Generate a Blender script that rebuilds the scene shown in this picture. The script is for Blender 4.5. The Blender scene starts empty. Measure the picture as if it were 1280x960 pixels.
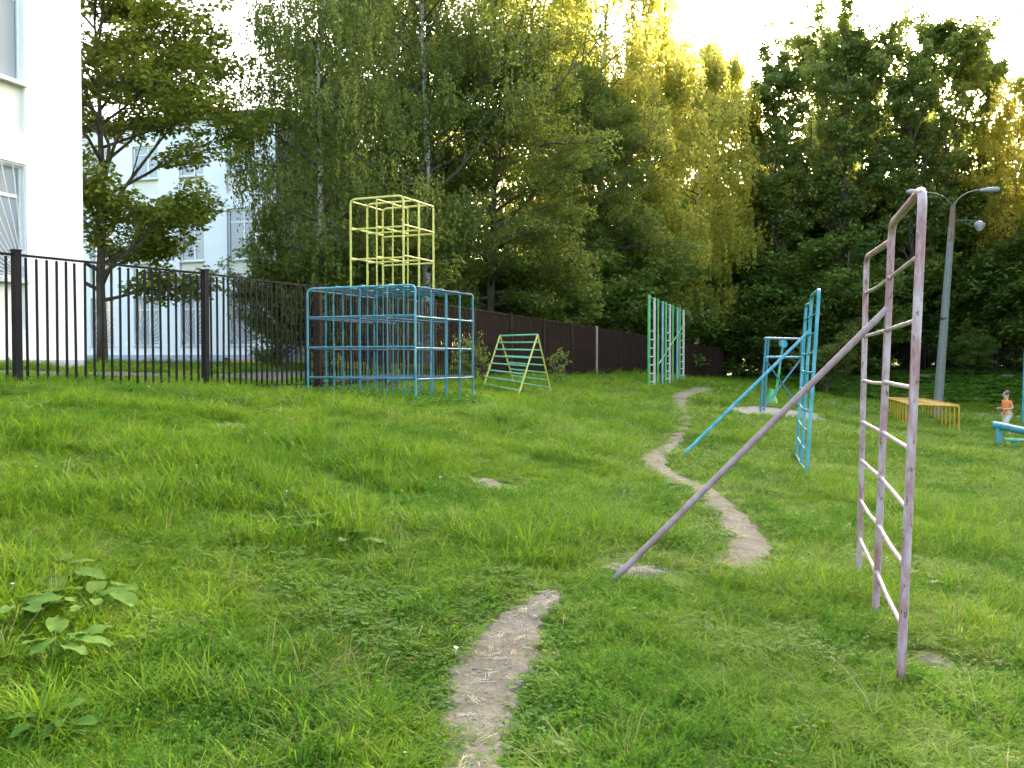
import bpy, math, random
import numpy as np
from mathutils import Vector, Matrix, Euler

random.seed(7)
RNG = np.random.default_rng(11)
scene = bpy.context.scene
COL = scene.collection
R = math.radians

# ------------------------------------------------------------------ camera
F = 1150.0                      # focal length in pixels of the 1280 px wide photograph
EYE = 1.6
cam_d = bpy.data.cameras.new("camera")
cam = bpy.data.objects.new("camera", cam_d)
COL.objects.link(cam)
cam.location = (0, 0, EYE)
PITCH = math.atan(30 / F)
cam.rotation_euler = (math.pi / 2 - PITCH, 0, 0)
cam_d.sensor_width = 36
cam_d.lens = 36 * F / 1280
cam_d.clip_end = 3000
cam_d.clip_start = 0.05
scene.camera = cam

# ------------------------------------------------------------------ sky, sun, exposure
SUN_EL, SUN_AZ = R(15), R(27.5)   # azimuth measured from +Y (view direction) towards +X
world = bpy.data.worlds.new("World")
scene.world = world
world.use_nodes = True
wn = world.node_tree
bg = wn.nodes["Background"]
sky = wn.nodes.new("ShaderNodeTexSky")
sky.sky_type = 'NISHITA'
sky.sun_disc = False
sky.sun_elevation = SUN_EL
sky.sun_rotation = SUN_AZ
sky.air_density = 0.9
sky.dust_density = 7.0
sky.ozone_density = 0.4
wn.links.new(sky.outputs[0], bg.inputs[0])
bg.inputs[1].default_value = 0.14
sun_d = bpy.data.lights.new("sun", 'SUN')
sun_d.energy = 5.0
sun_d.angle = R(0.5)
sun_d.color = (1.0, 0.86, 0.6)
sun = bpy.data.objects.new("sun", sun_d)
COL.objects.link(sun)
sdir = Vector((math.sin(SUN_AZ) * math.cos(SUN_EL), math.cos(SUN_AZ) * math.cos(SUN_EL), math.sin(SUN_EL)))
sun.rotation_euler = (-sdir).to_track_quat('-Z', 'Y').to_euler()
sun.location = (20, 20, 40)
vs = scene.view_settings
vs.view_transform = 'Standard'
vs.look = 'None'
vs.gamma = 1
vs.use_curve_mapping = False
vs.exposure = 3.6
scene.render.film_transparent = False
cy = scene.cycles
cy.max_bounces = 5
cy.diffuse_bounces = 3
cy.glossy_bounces = 2
cy.transmission_bounces = 4
cy.transparent_max_bounces = 6
cy.caustics_reflective = False
cy.caustics_refractive = False

# ------------------------------------------------------------------ terrain height
def at(px, py, D):
    """world point seen at photo pixel px,py at depth D (small pitch folded into the horizon at 450)"""
    return Vector(((px - 640) / F * D, D, EYE + (450 - py) / F * D))

CTRL = np.array([
    (0, 0, 0), (0, 3, .02), (-2, 3, .16), (-4, 3, .42), (-6, 5, .78), (2, 3, -.02), (4, 3, -.12), (7, 4, -.3), (0, -6, -.1), (-8, -5, .6), (8, -6, -.4),
    (1.93, 4.5, 0), (2.26, 5.6, 0), (2.47, 6.8, 0), (.6, 5.9, .2), (-1.5, 6, .42), (-4, 7, .85), (-1, 9, .6), (-3, 10, .93), (1.5, 9.5, .28),
    (3.78, 11.8, .08), (4.36, 14.1, .06), (2.43, 13.2, .27), (0.5, 13, .68), (4.5, 8.5, -.07), (7, 10, -.28), (10, 14, -.42),
    (-1.53, 14.6, .85), (-3.42, 15.43, .92), (-.7, 16.5, .79), (.1, 20, .85), (.9, 21, .84), (-.6, 21.5, .95), (2.5, 22, .66),
    (-6.9, 11, 1.33), (-6.04, 11.24, 1.31), (-5.5, 11.9, 1.27), (-4.55, 13.7, 1.17), (-3.77, 15.3, 1.08), (-.87, 25, 1.1), (2.94, 34.5, 1.0), (6.65, 42.5, .8), (14.3, 60, .45),
    (4.5, 30, .66), (7, 37.5, .76), (5.9, 26, .5), (7, 24, .12), (9.5, 24, -.1), (6.5, 18, .05), (10, 20, -.38),
    (12.6, 26, -.55), (14.1, 26, -.56), (12, 28, -.5), (15, 35, -.5), (11, 21.8, -.45), (16, 22, -.62), (15, 32, -.4), (14, 45, 0.0), (11.5, 44, .3),
    (18.5, 45, -.46), (26, 45, -.6), (20.5, 56, .6), (30, 56, .62), (38, 46, -.3), (22, 68, 1.0), (35, 75, 1.1), (5, 65, .9), (-2, 60, 1.3), (-10, 40, 1.3),
    (-8, 17, 1.43), (-11, 23, 1.4), (-11, 34, 1.38), (-20, 35, 1.4), (-12, 10, 1.45), (-25, 15, 1.4), (25, 20, -.6), (25, 0, -.6), (-20, -10, 1.2),
    (60, 60, 0.4), (60, -10, -.4), (-60, 60, 1.4), (-60, 0, 1.4), (0, 110, 1.2), (60, 110, 1.2), (-60, 110, 1.4), (0, -60, 0), (-60, -60, 1), (60, -60, -.5),
], dtype=float)

def _tps(r2):
    return np.where(r2 > 1e-9, 0.5 * r2 * np.log(np.maximum(r2, 1e-9)), 0.0)
_P = CTRL[:, :2] / 10.0
_n = len(_P)
_K = _tps(((_P[:, None] - _P[None]) ** 2).sum(-1)) + np.eye(_n) * 0.004
_A = np.zeros((_n + 3, _n + 3))
_A[:_n, :_n] = _K
_A[:_n, _n] = 1; _A[:_n, _n + 1:] = _P
_A[_n, :_n] = 1; _A[_n + 1:, :_n] = _P.T
_W = np.linalg.solve(_A, np.concatenate([CTRL[:, 2], np.zeros(3)]))

def H(x, y):
    """terrain height, works on arrays"""
    x = np.atleast_1d(np.asarray(x, float)); y = np.atleast_1d(np.asarray(y, float))
    cx = np.clip(x, -60, 60); cyy = np.clip(y, -60, 110)
    out = np.empty(x.shape)
    fx = cx.ravel() / 10; fy = cyy.ravel() / 10; o = np.empty(fx.shape)
    for s in range(0, len(fx), 40000):
        a = fx[s:s + 40000]; b = fy[s:s + 40000]
        r2 = (a[:, None] - _P[None, :, 0]) ** 2 + (b[:, None] - _P[None, :, 1]) ** 2
        o[s:s + 40000] = _tps(r2) @ _W[:_n] + _W[_n] + _W[_n + 1] * a + _W[_n + 2] * b
    out = o.reshape(x.shape)
    near = np.exp(-(x ** 2 + (y - 10) ** 2) / 900.0)
    out = out + near * (0.022 * np.sin(x * 2.1 + 1.3 * np.sin(y * .9)) * np.cos(y * 1.7 + .8 * np.sin(x * 1.1)) + 0.012 * np.sin(x * 4.3 + y * 2.2) * np.cos(y * 3.9 - x))
    return out

def h(x, y):
    return float(H(x, y)[0])

def on_ground(px, py, dmin=2.0, dmax=90.0):
    """first terrain point met by the line of sight of a photo pixel"""
    D = np.linspace(dmin, dmax, 1800)
    X = (px - 640) / F * D; Z = EYE + (450 - py) / F * D
    g = H(X, D)
    k = np.argmax(Z <= g)
    return Vector((X[k], D[k], g[k]))

# ------------------------------------------------------------------ materials
def new_mat(name):
    m = bpy.data.materials.new(name)
    m.use_nodes = True
    nt = m.node_tree
    return m, nt, nt.nodes["Principled BSDF"]

def N(nt, t, **kw):
    n = nt.nodes.new(t)
    for k, v in kw.items():
        setattr(n, k, v)
    return n

def noise(nt, vec, scale, detail=4, rough=.6):
    n = N(nt, "ShaderNodeTexNoise")
    n.inputs["Scale"].default_value = scale
    n.inputs["Detail"].default_value = detail
    n.inputs["Roughness"].default_value = rough
    if vec is not None:
        nt.links.new(vec, n.inputs["Vector"])
    return n.outputs["Fac"]

def ramp(nt, fac, stops):
    r = N(nt, "ShaderNodeValToRGB")
    e = r.color_ramp.elements
    while len(e) < len(stops):
        e.new(.5)
    for i, (p, c) in enumerate(stops):
        e[i].position = p
        e[i].color = (c[0], c[1], c[2], 1) if not isinstance(c, (int, float)) else (c, c, c, 1)
    nt.links.new(fac, r.inputs[0])
    return r.outputs[0]

def coords(nt, kind="Object", stretch=(1, 1, 1)):
    tc = N(nt, "ShaderNodeTexCoord")
    mp = N(nt, "ShaderNodeMapping")
    mp.inputs["Scale"].default_value = stretch
    nt.links.new(tc.outputs[kind], mp.inputs[0])
    return mp.outputs[0]

def world_pos(nt):
    return N(nt, "ShaderNodeNewGeometry").outputs["Position"]

def mix(nt, fac, a, b):
    m = N(nt, "ShaderNodeMix", data_type='RGBA')
    if isinstance(fac, (int, float)):
        m.inputs[0].default_value = fac
    else:
        nt.links.new(fac, m.inputs[0])
    for sock, v in ((m.inputs[6], a), (m.inputs[7], b)):
        if isinstance(v, tuple):
            sock.default_value = (*v, 1)
        else:
            nt.links.new(v, sock)
    return m.outputs[2]

def bump(nt, bsdf, fac, strength=.3, dist=.01):
    b = N(nt, "ShaderNodeBump")
    b.inputs["Strength"].default_value = strength
    b.inputs["Distance"].default_value = dist
    nt.links.new(fac, b.inputs["Height"])
    nt.links.new(b.outputs[0], bsdf.inputs["Normal"])

def paint(name, main, pale, worn, rough=.45, wear=.62, stretch=(9, 9, 2.2), metal=0.0, spec=.35):
    """weathered brush paint: main colour, paler bleached streaks, worn chips"""
    m, nt, b = new_mat(name)
    v = coords(nt, "Object", stretch)
    n1 = noise(nt, v, 1.6, 5, .65)
    c = mix(nt, ramp(nt, n1, [(.38, 0.0), (.62, 1.0)]), main, pale)
    v2 = coords(nt, "Object", (30, 30, 12))
    n2 = noise(nt, v2, 1.3, 6, .7)
    c2 = mix(nt, ramp(nt, n2, [(wear, 0.0), (wear + .06, 1.0)]), c, worn)
    nt.links.new(c2, b.inputs["Base Color"])
    b.inputs["Roughness"].default_value = rough
    b.inputs["Metallic"].default_value = metal
    bump(nt, b, n2, .25, .003)
    b.inputs["Specular IOR Level"].default_value = spec
    return m

def flat(name, c1, c2, scale=6, rough=.7, bmp=.2, stretch=(1, 1, 1), kind="Object"):
    m, nt, b = new_mat(name)
    v = coords(nt, kind, stretch)
    n1 = noise(nt, v, scale, 6, .65)
    nt.links.new(mix(nt, ramp(nt, n1, [(.3, 0.0), (.7, 1.0)]), c1, c2), b.inputs["Base Color"])
    b.inputs["Roughness"].default_value = rough
    if bmp:
        bump(nt, b, n1, bmp, .01)
    return m

def leaf_mat(name, dark, mid, light, trans=(.3, .34, .04), tfac=.42, rough=.5):
    m, nt, b = new_mat(name)
    a = N(nt, "ShaderNodeAttribute", attribute_name="tint")
    c = ramp(nt, a.outputs["Fac"], [(.0, dark), (.5, mid), (1.0, light)])
    nt.links.new(c, b.inputs["Base Color"])
    b.inputs["Roughness"].default_value = rough
    b.inputs["Specular IOR Level"].default_value = .3
    tr = N(nt, "ShaderNodeBsdfTranslucent")
    t2 = mix(nt, .5, c, trans)
    nt.links.new(t2, tr.inputs["Color"])
    ms = N(nt, "ShaderNodeMixShader")
    ms.inputs[0].default_value = tfac
    nt.links.new(b.outputs[0], ms.inputs[1])
    nt.links.new(tr.outputs[0], ms.inputs[2])
    out = nt.nodes["Material Output"]
    nt.links.new(ms.outputs[0], out.inputs["Surface"])
    return m

def grass_mat(name, a, b_, c_, tfac=.35, rnd=.5):
    """blade colour: drifts over metres with the position in the field, and differs blade patch to patch"""
    m, nt, b = new_mat(name)
    p = world_pos(nt)
    n1 = noise(nt, p, .55, 3, .55)
    n2 = noise(nt, p, 5.0, 3, .6)
    att = N(nt, "ShaderNodeAttribute", attribute_name="tint")
    s = N(nt, "ShaderNodeMath", operation='MULTIPLY_ADD'); nt.links.new(n2, s.inputs[0]); s.inputs[1].default_value = .55; nt.links.new(n1, s.inputs[2])
    s2 = N(nt, "ShaderNodeMath", operation='MULTIPLY_ADD'); nt.links.new(att.outputs["Fac"], s2.inputs[0]); s2.inputs[1].default_value = rnd; nt.links.new(s.outputs[0], s2.inputs[2])
    s3 = N(nt, "ShaderNodeMath", operation='MULTIPLY'); nt.links.new(s2.outputs[0], s3.inputs[0]); s3.inputs[1].default_value = 1 / (1.55 + rnd) 
    c = ramp(nt, s3.outputs[0], [(.34, a), (.5, b_), (.68, c_)])
    nt.links.new(c, b.inputs["Base Color"])
    b.inputs["Roughness"].default_value = .6
    b.inputs["Specular IOR Level"].default_value = .1
    tr = N(nt, "ShaderNodeBsdfTranslucent")
    nt.links.new(mix(nt, .35, c, (.18, .34, .02)), tr.inputs["Color"])
    ms = N(nt, "ShaderNodeMixShader"); ms.inputs[0].default_value = tfac
    nt.links.new(b.outputs[0], ms.inputs[1]); nt.links.new(tr.outputs[0], ms.inputs[2])
    nt.links.new(ms.outputs[0], nt.nodes["Material Output"].inputs["Surface"])
    return m

M = {}
M['pink'] = paint('faded_pink_paint', (.29, .13, .135), (.46, .36, .375), (.12, .06, .04), wear=.575)
M['pink_pale'] = paint('faded_pink_rung_paint', (.32, .21, .215), (.46, .41, .425), (.18, .11, .08), wear=.58)
M['blue'] = paint('sky_blue_paint', (.035, .23, .29), (.13, .36, .40), (.12, .12, .12), wear=.7)
M['blue_dark'] = paint('worn_blue_paint', (.028, .15, .20), (.075, .245, .30), (.07, .06, .06), wear=.6)
M['blue_rust'] = paint('rubbed_blue_rail_paint', (.045, .12, .18), (.09, .14, .17), (.08, .06, .055), wear=.5, rough=.7, spec=.15)
M['pink_brace'] = paint('faded_pink_brace_paint', (.24, .135, .135), (.34, .26, .265), (.16, .09, .08), wear=.66, stretch=(5, 5, 5))
M['yellow'] = paint('yellow_paint', (.50, .46, .08), (.58, .54, .17), (.4, .33, .1), wear=.72)
M['yellow_old'] = paint('ochre_yellow_paint', (.46, .24, .018), (.54, .33, .04), (.25, .15, .05), wear=.66)
M['mint'] = paint('mint_green_paint', (.10, .42, .24), (.27, .54, .37), (.16, .2, .14), wear=.68)
M['green'] = paint('green_paint', (.06, .33, .08), (.14, .45, .16), (.12, .12, .08), wear=.7)
M['greywhite'] = paint('greyish_white_paint', (.48, .44, .38), (.58, .56, .5), (.2, .15, .1), wear=.62)
M['greyblue'] = paint('blue_grey_paint', (.22, .3, .38), (.34, .42, .5), (.12, .12, .12), wear=.68)
M['fence'] = paint('black_fence_paint', (.010, .009, .010), (.018, .016, .017), (.05, .022, .012), wear=.68, rough=.7, spec=.15)
M['fence_rust'] = paint('rusty_brown_fence_paint', (.027, .017, .013), (.048, .027, .019), (.07, .034, .018), wear=.58, rough=.8, spec=.1)
M['fence_pale'] = paint('pale_fence_post_paint', (.30, .24, .20), (.4, .34, .3), (.1, .06, .04), wear=.62)
M['concrete'] = flat('grey_concrete', (.14, .137, .12), (.205, .2, .175), 14, .85)
M['slab'] = flat('dusty_concrete', (.19, .175, .145), (.27, .25, .21), 5, .9)
M['asphalt'] = flat('old_asphalt', (.045, .045, .045), (.075, .073, .07), 8, .9)
M['kerb_yellow'] = flat('yellow_kerb_paint', (.6, .42, .08), (.7, .52, .14), 4, .7)
M['wall'] = flat('white_wall_paint', (.80, .80, .80), (.84, .84, .83), 1.3, .8, .05)
M['wall_cream'] = flat('cream_panel_paint', (.74, .70, .60), (.78, .75, .66), 2, .8, .05)
M['plinth'] = flat('grey_lilac_plinth_paint', (.38, .38, .44), (.46, .46, .52), 3, .8, .1)
M['frame_white'] = flat('white_window_frame_paint', (.72, .72, .72), (.8, .8, .8), 4, .5, .02)
M['sill'] = flat('pale_metal_sill', (.5, .5, .5), (.62, .62, .62), 4, .5, .02)
M['curtain'] = flat('yellowish_curtain', (.55, .47, .18), (.72, .64, .34), 3, .9, .2, (8, 8, .4))
M['blind'] = flat('grey_net_curtain', (.16, .15, .135), (.24, .22, .2), 3, .9, .2, (8, 8, .4))
M['door_grey'] = flat('blue_grey_door_paint', (.1, .12, .16), (.14, .16, .2), 3, .6, .05)
M['roof'] = flat('dull_red_roof', (.3, .08, .05), (.38, .12, .08), 4, .7)
M['steel'] = flat('grey_steel', (.07, .068, .065), (.12, .115, .11), 9, .5, .05)
M['lamp_white'] = flat('grey_white_lamp_housing', (.2, .2, .2), (.28, .28, .27), 6, .4, .02)
M['black'] = flat('black_strap', (.02, .02, .02), (.035, .035, .035), 9, .6, .05)
M['bark'] = flat('dark_bark', (.06, .045, .035), (.16, .13, .10), 6, .95, .6, (1, 1, .25))
M['bark_brown'] = flat('reddish_brown_bark', (.12, .07, .045), (.22, .13, .08), 6, .95, .6, (1, 1, .25))
def birch_bark():
    m, nt, b = new_mat('birch_bark')
    v = coords(nt, "Object", (2, 2, 9))
    n1 = noise(nt, v, 1.1, 5, .7)
    nt.links.new(ramp(nt, n1, [(.36, (.04, .035, .03)), (.45, (.45, .42, .38)), (.75, (.62, .6, .56))]), b.inputs["Base Color"])
    b.inputs["Roughness"].default_value = .85
    return m
M['birch'] = birch_bark()
def glass_mat():
    m, nt, b = new_mat('window_glass')
    b.inputs["Base Color"].default_value = (.03, .04, .05, 1)
    b.inputs["Roughness"].default_value = .04
    b.inputs["Alpha"].default_value = 1
    b.inputs["Transmission Weight"].default_value = .55
    b.inputs["IOR"].default_value = 1.5
    b.inputs["Base Color"].default_value = (.75, .8, .85, 1)
    return m
M['glass'] = glass_mat()
M['leaf_maple'] = leaf_mat('maple_leaf', (.12, .17, .022), (.22, .27, .035), (.36, .37, .05))
M['leaf_birch'] = leaf_mat('birch_leaf', (.075, .12, .026), (.14, .19, .038), (.25, .28, .055))
M['leaf_dense'] = leaf_mat('lime_leaf', (.075, .125, .022), (.14, .19, .03), (.25, .28, .045))
M['leaf_dark'] = leaf_mat('poplar_leaf', (.10, .155, .038), (.175, .235, .052), (.31, .34, .07))
M['leaf_sun_tint'] = leaf_mat('sun_tinted_birch_leaf', (.19, .21, .028), (.36, .35, .045), (.54, .52, .1), (.85, .8, .18), .62)  # birch leaf with the low sun's yellow glow put into its colours
M['leaf_bush'] = leaf_mat('bush_leaf', (.07, .14, .024), (.13, .205, .034), (.22, .29, .045))
M['grass'] = grass_mat('meadow_grass', (.065, .16, .012), (.145, .265, .014), (.27, .35, .022), .4, .8)
M['grass_dry'] = grass_mat('dry_grass', (.16, .17, .04), (.30, .27, .10), (.44, .38, .2))
M['weed'] = grass_mat('weed_leaf', (.045, .14, .014), (.085, .20, .016), (.15, .26, .022))
M['broad'] = grass_mat('broad_weed_leaf', (.05, .13, .02), (.09, .185, .028), (.145, .23, .036))
M['straw'] = flat('straw', (.42, .34, .2), (.62, .54, .36), 30, .8, 0)
M['pebble'] = flat('pebble_stone', (.17, .15, .12), (.3, .26, .2), 40, .85, .1)
M['petal'] = flat('white_petal', (.75, .75, .72), (.8, .8, .78), 5, .6, 0)
M['skin'] = flat('skin', (.55, .33, .24), (.60, .38, .28), 5, .55, 0)
M['hair'] = flat('brown_hair', (.06, .035, .022), (.11, .065, .04), 40, .7, .1)
M['orange'] = flat('orange_cotton', (.75, .19, .03), (.82, .25, .05), 10, .85, .1)
M['beige'] = flat('beige_cotton', (.52, .46, .38), (.62, .56, .48), 10, .85, .1)
M['shoe'] = flat('blue_grey_shoe', (.08, .1, .15), (.14, .16, .22), 10, .6, .05)
M['sole'] = flat('white_sole', (.6, .6, .6), (.68, .68, .68), 10, .6, 0)
M['eye'] = flat('dark_eye', (.02, .015, .01), (.03, .02, .015), 10, .3, 0)

# ground: soil with a green film of low growth, sandy earth where it is bare
def ground_mat():
    m, nt, b = new_mat('meadow_soil')
    p = world_pos(nt)
    n1 = noise(nt, p, .5, 6, .6); n2 = noise(nt, p, 9, 6, .7); n3 = noise(nt, p, 60, 3, .6)
    c = ramp(nt, n1, [(.3, (.06, .12, .02)), (.5, (.10, .18, .028)), (.7, (.15, .2, .035))])
    c = mix(nt, ramp(nt, n2, [(.45, 0.0), (.7, .6)]), c, (.10, .085, .05))
    c = mix(nt, ramp(nt, n3, [(.4, 0.0), (.8, .5)]), c, (.05, .09, .02))
    nt.links.new(c, b.inputs["Base Color"])
    b.inputs["Roughness"].default_value = .95
    b.inputs["Specular IOR Level"].default_value = .1
    bump(nt, b, n2, .8, .05)
    return m
M['ground'] = ground_mat()
def dirt_mat():
    m, nt, b = new_mat('trodden_earth')
    p = world_pos(nt)
    n1 = noise(nt, p, 3.2, 6, .65); n2 = noise(nt, p, 24, 6, .75); n3 = noise(nt, p, 110, 4, .7)
    c = ramp(nt, n1, [(.3, (.14, .122, .088)), (.5, (.215, .19, .14)), (.7, (.30, .27, .205))])
    c = mix(nt, ramp(nt, n2, [(.42, 0.0), (.62, .7)]), c, (.14, .11, .078))
    c = mix(nt, ramp(nt, n3, [(.55, 0.0), (.7, .7)]), c, (.38, .34, .27))
    nt.links.new(c, b.inputs["Base Color"])
    b.inputs["Roughness"].default_value = .95
    b.inputs["Specular IOR Level"].default_value = .15
    s = N(nt, "ShaderNodeMath", operation='MULTIPLY_ADD')
    nt.links.new(n3, s.inputs[0]); s.inputs[1].default_value = .3; nt.links.new(n2, s.inputs[2])
    bump(nt, b, s.outputs[0], .9, .03)
    return m
M['dirt'] = dirt_mat()

# ------------------------------------------------------------------ object helpers
def mesh(name, V, Fc, m=None, smooth=False):
    me = bpy.data.meshes.new(name)
    me.from_pydata([tuple(v) for v in V], [], Fc)
    if m is not None:
        me.materials.append(m)
    if smooth:
        me.polygons.foreach_set("use_smooth", [True] * len(me.polygons))
    me.update()
    return me

def link(name, me, parent=None, loc=(0, 0, 0), rot=(0, 0, 0), scale=(1, 1, 1)):
    o = bpy.data.objects.new(name, me)
    COL.objects.link(o)
    o.parent = parent
    o.location = loc; o.rotation_euler = rot; o.scale = scale
    return o

def tag(o, label=None, cat=None, group=None, kind=None):
    if label: o['label'] = label
    if cat: o['category'] = cat
    if group: o['group'] = group
    if kind: o['kind'] = kind
    return o

def thing(name, loc, label, cat, group=None, rz=0):
    o = link(name, None, None, loc, (0, 0, rz))
    o.empty_display_size = .2
    return tag(o, label, cat, group)

class MB:
    def __init__(s):
        s.V = []; s.F = []
    def add(s, V, Fc):
        k = len(s.V)
        s.V += [tuple(v) for v in V]
        s.F += [tuple(i + k for i in f) for f in Fc]
        return s
    def box(s, c, d, rz=0, rx=0, ry=0):
        x, y, z = [q / 2 for q in d]
        E = Euler((rx, ry, rz)).to_matrix()
        V = [E @ Vector(v) + Vector(c) for v in
             [(-x, -y, -z), (x, -y, -z), (x, y, -z), (-x, y, -z), (-x, -y, z), (x, -y, z), (x, y, z), (-x, y, z)]]
        return s.add(V, [(0, 3, 2, 1), (4, 5, 6, 7), (0, 1, 5, 4), (1, 2, 6, 5), (2, 3, 7, 6), (3, 0, 4, 7)])
    def tube(s, pts, r, sides=10, caps=True, square=False):
        pts = [Vector(p) for p in pts]
        n = len(pts)
        rs = r if isinstance(r, (list, tuple)) else [r] * n
        t0 = (pts[1] - pts[0]).normalized()
        up = Vector((0, 0, 1)) if abs(t0.z) < .9 else Vector((0, 1, 0))
        a = t0.cross(up).normalized()
        V = []; Fc = []
        prev = t0
        for i, p in enumerate(pts):
            if i == 0: t = t0
            elif i == n - 1: t = (pts[i] - pts[i - 1]).normalized()
            else: t = ((pts[i + 1] - pts[i]).normalized() + (pts[i] - pts[i - 1]).normalized()).normalized()
            q = prev.rotation_difference(t)
            a = (q @ a).normalized(); prev = t
            b = t.cross(a)
            for k in range(sides):
                an = 2 * math.pi * (k + (.5 if square else 0)) / sides
                V.append(p + (a * math.cos(an) + b * math.sin(an)) * rs[i] * (1.414 if square else 1))
        for i in range(n - 1):
            for k in range(sides):
                k2 = (k + 1) % sides
                Fc.append((i * sides + k, i * sides + k2, (i + 1) * sides + k2, (i + 1) * sides + k))
        if caps:
            Fc.append(tuple(range(sides - 1, -1, -1)))
            Fc.append(tuple((n - 1) * sides + k for k in range(sides)))
        return s.add(V, Fc)
    def obj(s, name, m, parent=None, smooth=False, loc=None):
        V = s.V
        if parent is not None and parent.type == 'EMPTY' and loc is None:
            L = parent.location
            if parent.rotation_euler.z == 0:
                V = [(v[0] - L.x, v[1] - L.y, v[2] - L.z) for v in V]
        me = mesh(name, V, s.F, m, smooth)
        if smooth and hasattr(me, 'set_sharp_from_angle'):
            me.set_sharp_from_angle(angle=R(50))
        return link(name, me, parent, loc or (0, 0, 0))

def fillet(P, rad, n=5):
    P = [Vector(p) for p in P]
    out = [P[0]]
    for i in range(1, len(P) - 1):
        a = (P[i - 1] - P[i]).normalized(); b = (P[i + 1] - P[i]).normalized()
        s, e = P[i] + a * rad, P[i] + b * rad
        for k in range(n + 1):
            t = k / n
            out.append(s.lerp(P[i], t).lerp(P[i].lerp(e, t), t))
    out.append(P[-1])
    return out

def bar(name, pts, r, m, parent, sides=10):
    return MB().tube(pts, r, sides).obj(name, m, parent, smooth=True)

def struct(o, label=None):
    o['kind'] = 'structure'
    return o

# ------------------------------------------------------------------ ground sheet
def axis(lo, hi, c, n, k):
    t = np.linspace(-1, 1, n)
    s = np.sinh(t * k) / math.sinh(k)
    return np.where(s < 0, c + s * (c - lo), c + s * (hi - c))
gx = axis(-1200, 1200, 0.5, 330, 7.2)
gy = axis(-1200, 1500, 7.0, 360, 7.2)
GX, GY = np.meshgrid(gx, gy)
GZ = H(GX, GY)
nx, ny = len(gx), len(gy)
V = np.stack([GX.ravel(), GY.ravel(), GZ.ravel()], 1)
idx = np.arange(nx * ny).reshape(ny, nx)
Q = np.stack([idx[:-1, :-1].ravel(), idx[:-1, 1:].ravel(), idx[1:, 1:].ravel(), idx[1:, :-1].ravel()], 1)

def np_mesh(name, V, Q, m, tint=None, smooth=False):
    """fast mesh from arrays; Q is (n,k) faces"""
    me = bpy.data.meshes.new(name)
    n, k = Q.shape
    me.vertices.add(len(V)); me.vertices.foreach_set("co", V.astype(np.float32).ravel())
    me.loops.add(n * k); me.loops.foreach_set("vertex_index", Q.astype(np.int32).ravel())
    me.polygons.add(n)
    me.polygons.foreach_set("loop_start", np.arange(0, n * k, k, dtype=np.int32))
    me.update(calc_edges=True)
    if smooth:
        me.polygons.foreach_set("use_smooth", np.ones(n, bool))
    if tint is not None:
        a = me.attributes.new("tint", 'FLOAT', 'POINT')
        a.data.foreach_set("value", tint.astype(np.float32))
    me.materials.append(m)
    me.validate()
    return me
struct(link('ground', np_mesh('ground', V, Q, M['ground'], smooth=True)))

# ------------------------------------------------------------------ trodden path and bare patches
def catmull(P, n=8):
    P = [P[0]] + list(P) + [P[-1]]
    out = []
    for i in range(1, len(P) - 2):
        for k in range(n):
            t = k / n
            p0, p1, p2, p3 = [np.array(q, float) for q in P[i - 1:i + 3]]
            out.append(.5 * ((2 * p1) + (-p0 + p2) * t + (2 * p0 - 5 * p1 + 4 * p2 - p3) * t * t + (-p0 + 3 * p1 - 3 * p2 + p3) * t ** 3))
    out.append(np.array(P[-2], float))
    return out

PATHS = []     # lists of (x, y, half width) used for keeping grass off
def path_strip(name, spec, seed):
    """spec: photo pixel of the centre line and half width in pixels"""
    rnd = random.Random(seed)
    pts = []
    for px, py, hw in spec:
        g = on_ground(px, py)
        pts.append((g.x, g.y, hw / F * g.y))
    C = catmull(pts, 9)
    PATHS.append(C)
    V = []; Fc = []
    K = 10
    for i, (x, y, w) in enumerate(C):
        j = min(i + 1, len(C) - 1); k = max(i - 1, 0)
        d = np.array([C[j][0] - C[k][0], C[j][1] - C[k][1]]); d /= np.linalg.norm(d) + 1e-9
        nrm = np.array([-d[1], d[0]])
        wl = w * (1 + .16 * math.sin(i * 1.3 + seed) + rnd.uniform(-.1, .1)) + .02
        wr = w * (1 + .16 * math.sin(i * 1.7 + 2 + seed) + rnd.uniform(-.1, .1)) + .02
        for q in range(K + 1):
            s = q / K * 2 - 1
            off = s * (wl if s < 0 else wr)
            X, Y = x + nrm[0] * off, y + nrm[1] * off
            z = h(X, Y) + .016 - .05 * max(0, abs(s) - .75) * 4 * .6
            z += .004 * math.sin(X * 31) * math.cos(Y * 27)
            V.append((X, Y, z))
    for i in range(len(C) - 1):
        for q in range(K):
            a = i * (K + 1) + q
            Fc.append((a, a + 1, a + K + 2, a + K + 1))
    o = link(name, mesh(name, V, Fc, M['dirt'], True))
    struct(o)
    return o
path_strip('path', [(560, 1150, 70), (575, 1040, 60), (586, 958, 50), (598, 900, 47), (606, 850, 50), (634, 812, 41), (651, 782, 29), (672, 763, 21), (692, 745, 9)], 1)
path_strip('path', [(884, 713, 8), (925, 704, 29), (938, 686, 27), (925, 660, 25), (905, 636, 21), (872, 611, 19), (838, 596, 20), (818, 582, 17), (824, 566, 12),
                    (842, 554, 9), (853, 538, 7), (856, 520, 7), (849, 505, 9), (853, 494, 12), (872, 488, 14), (884, 485, 7)], 2)
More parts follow.
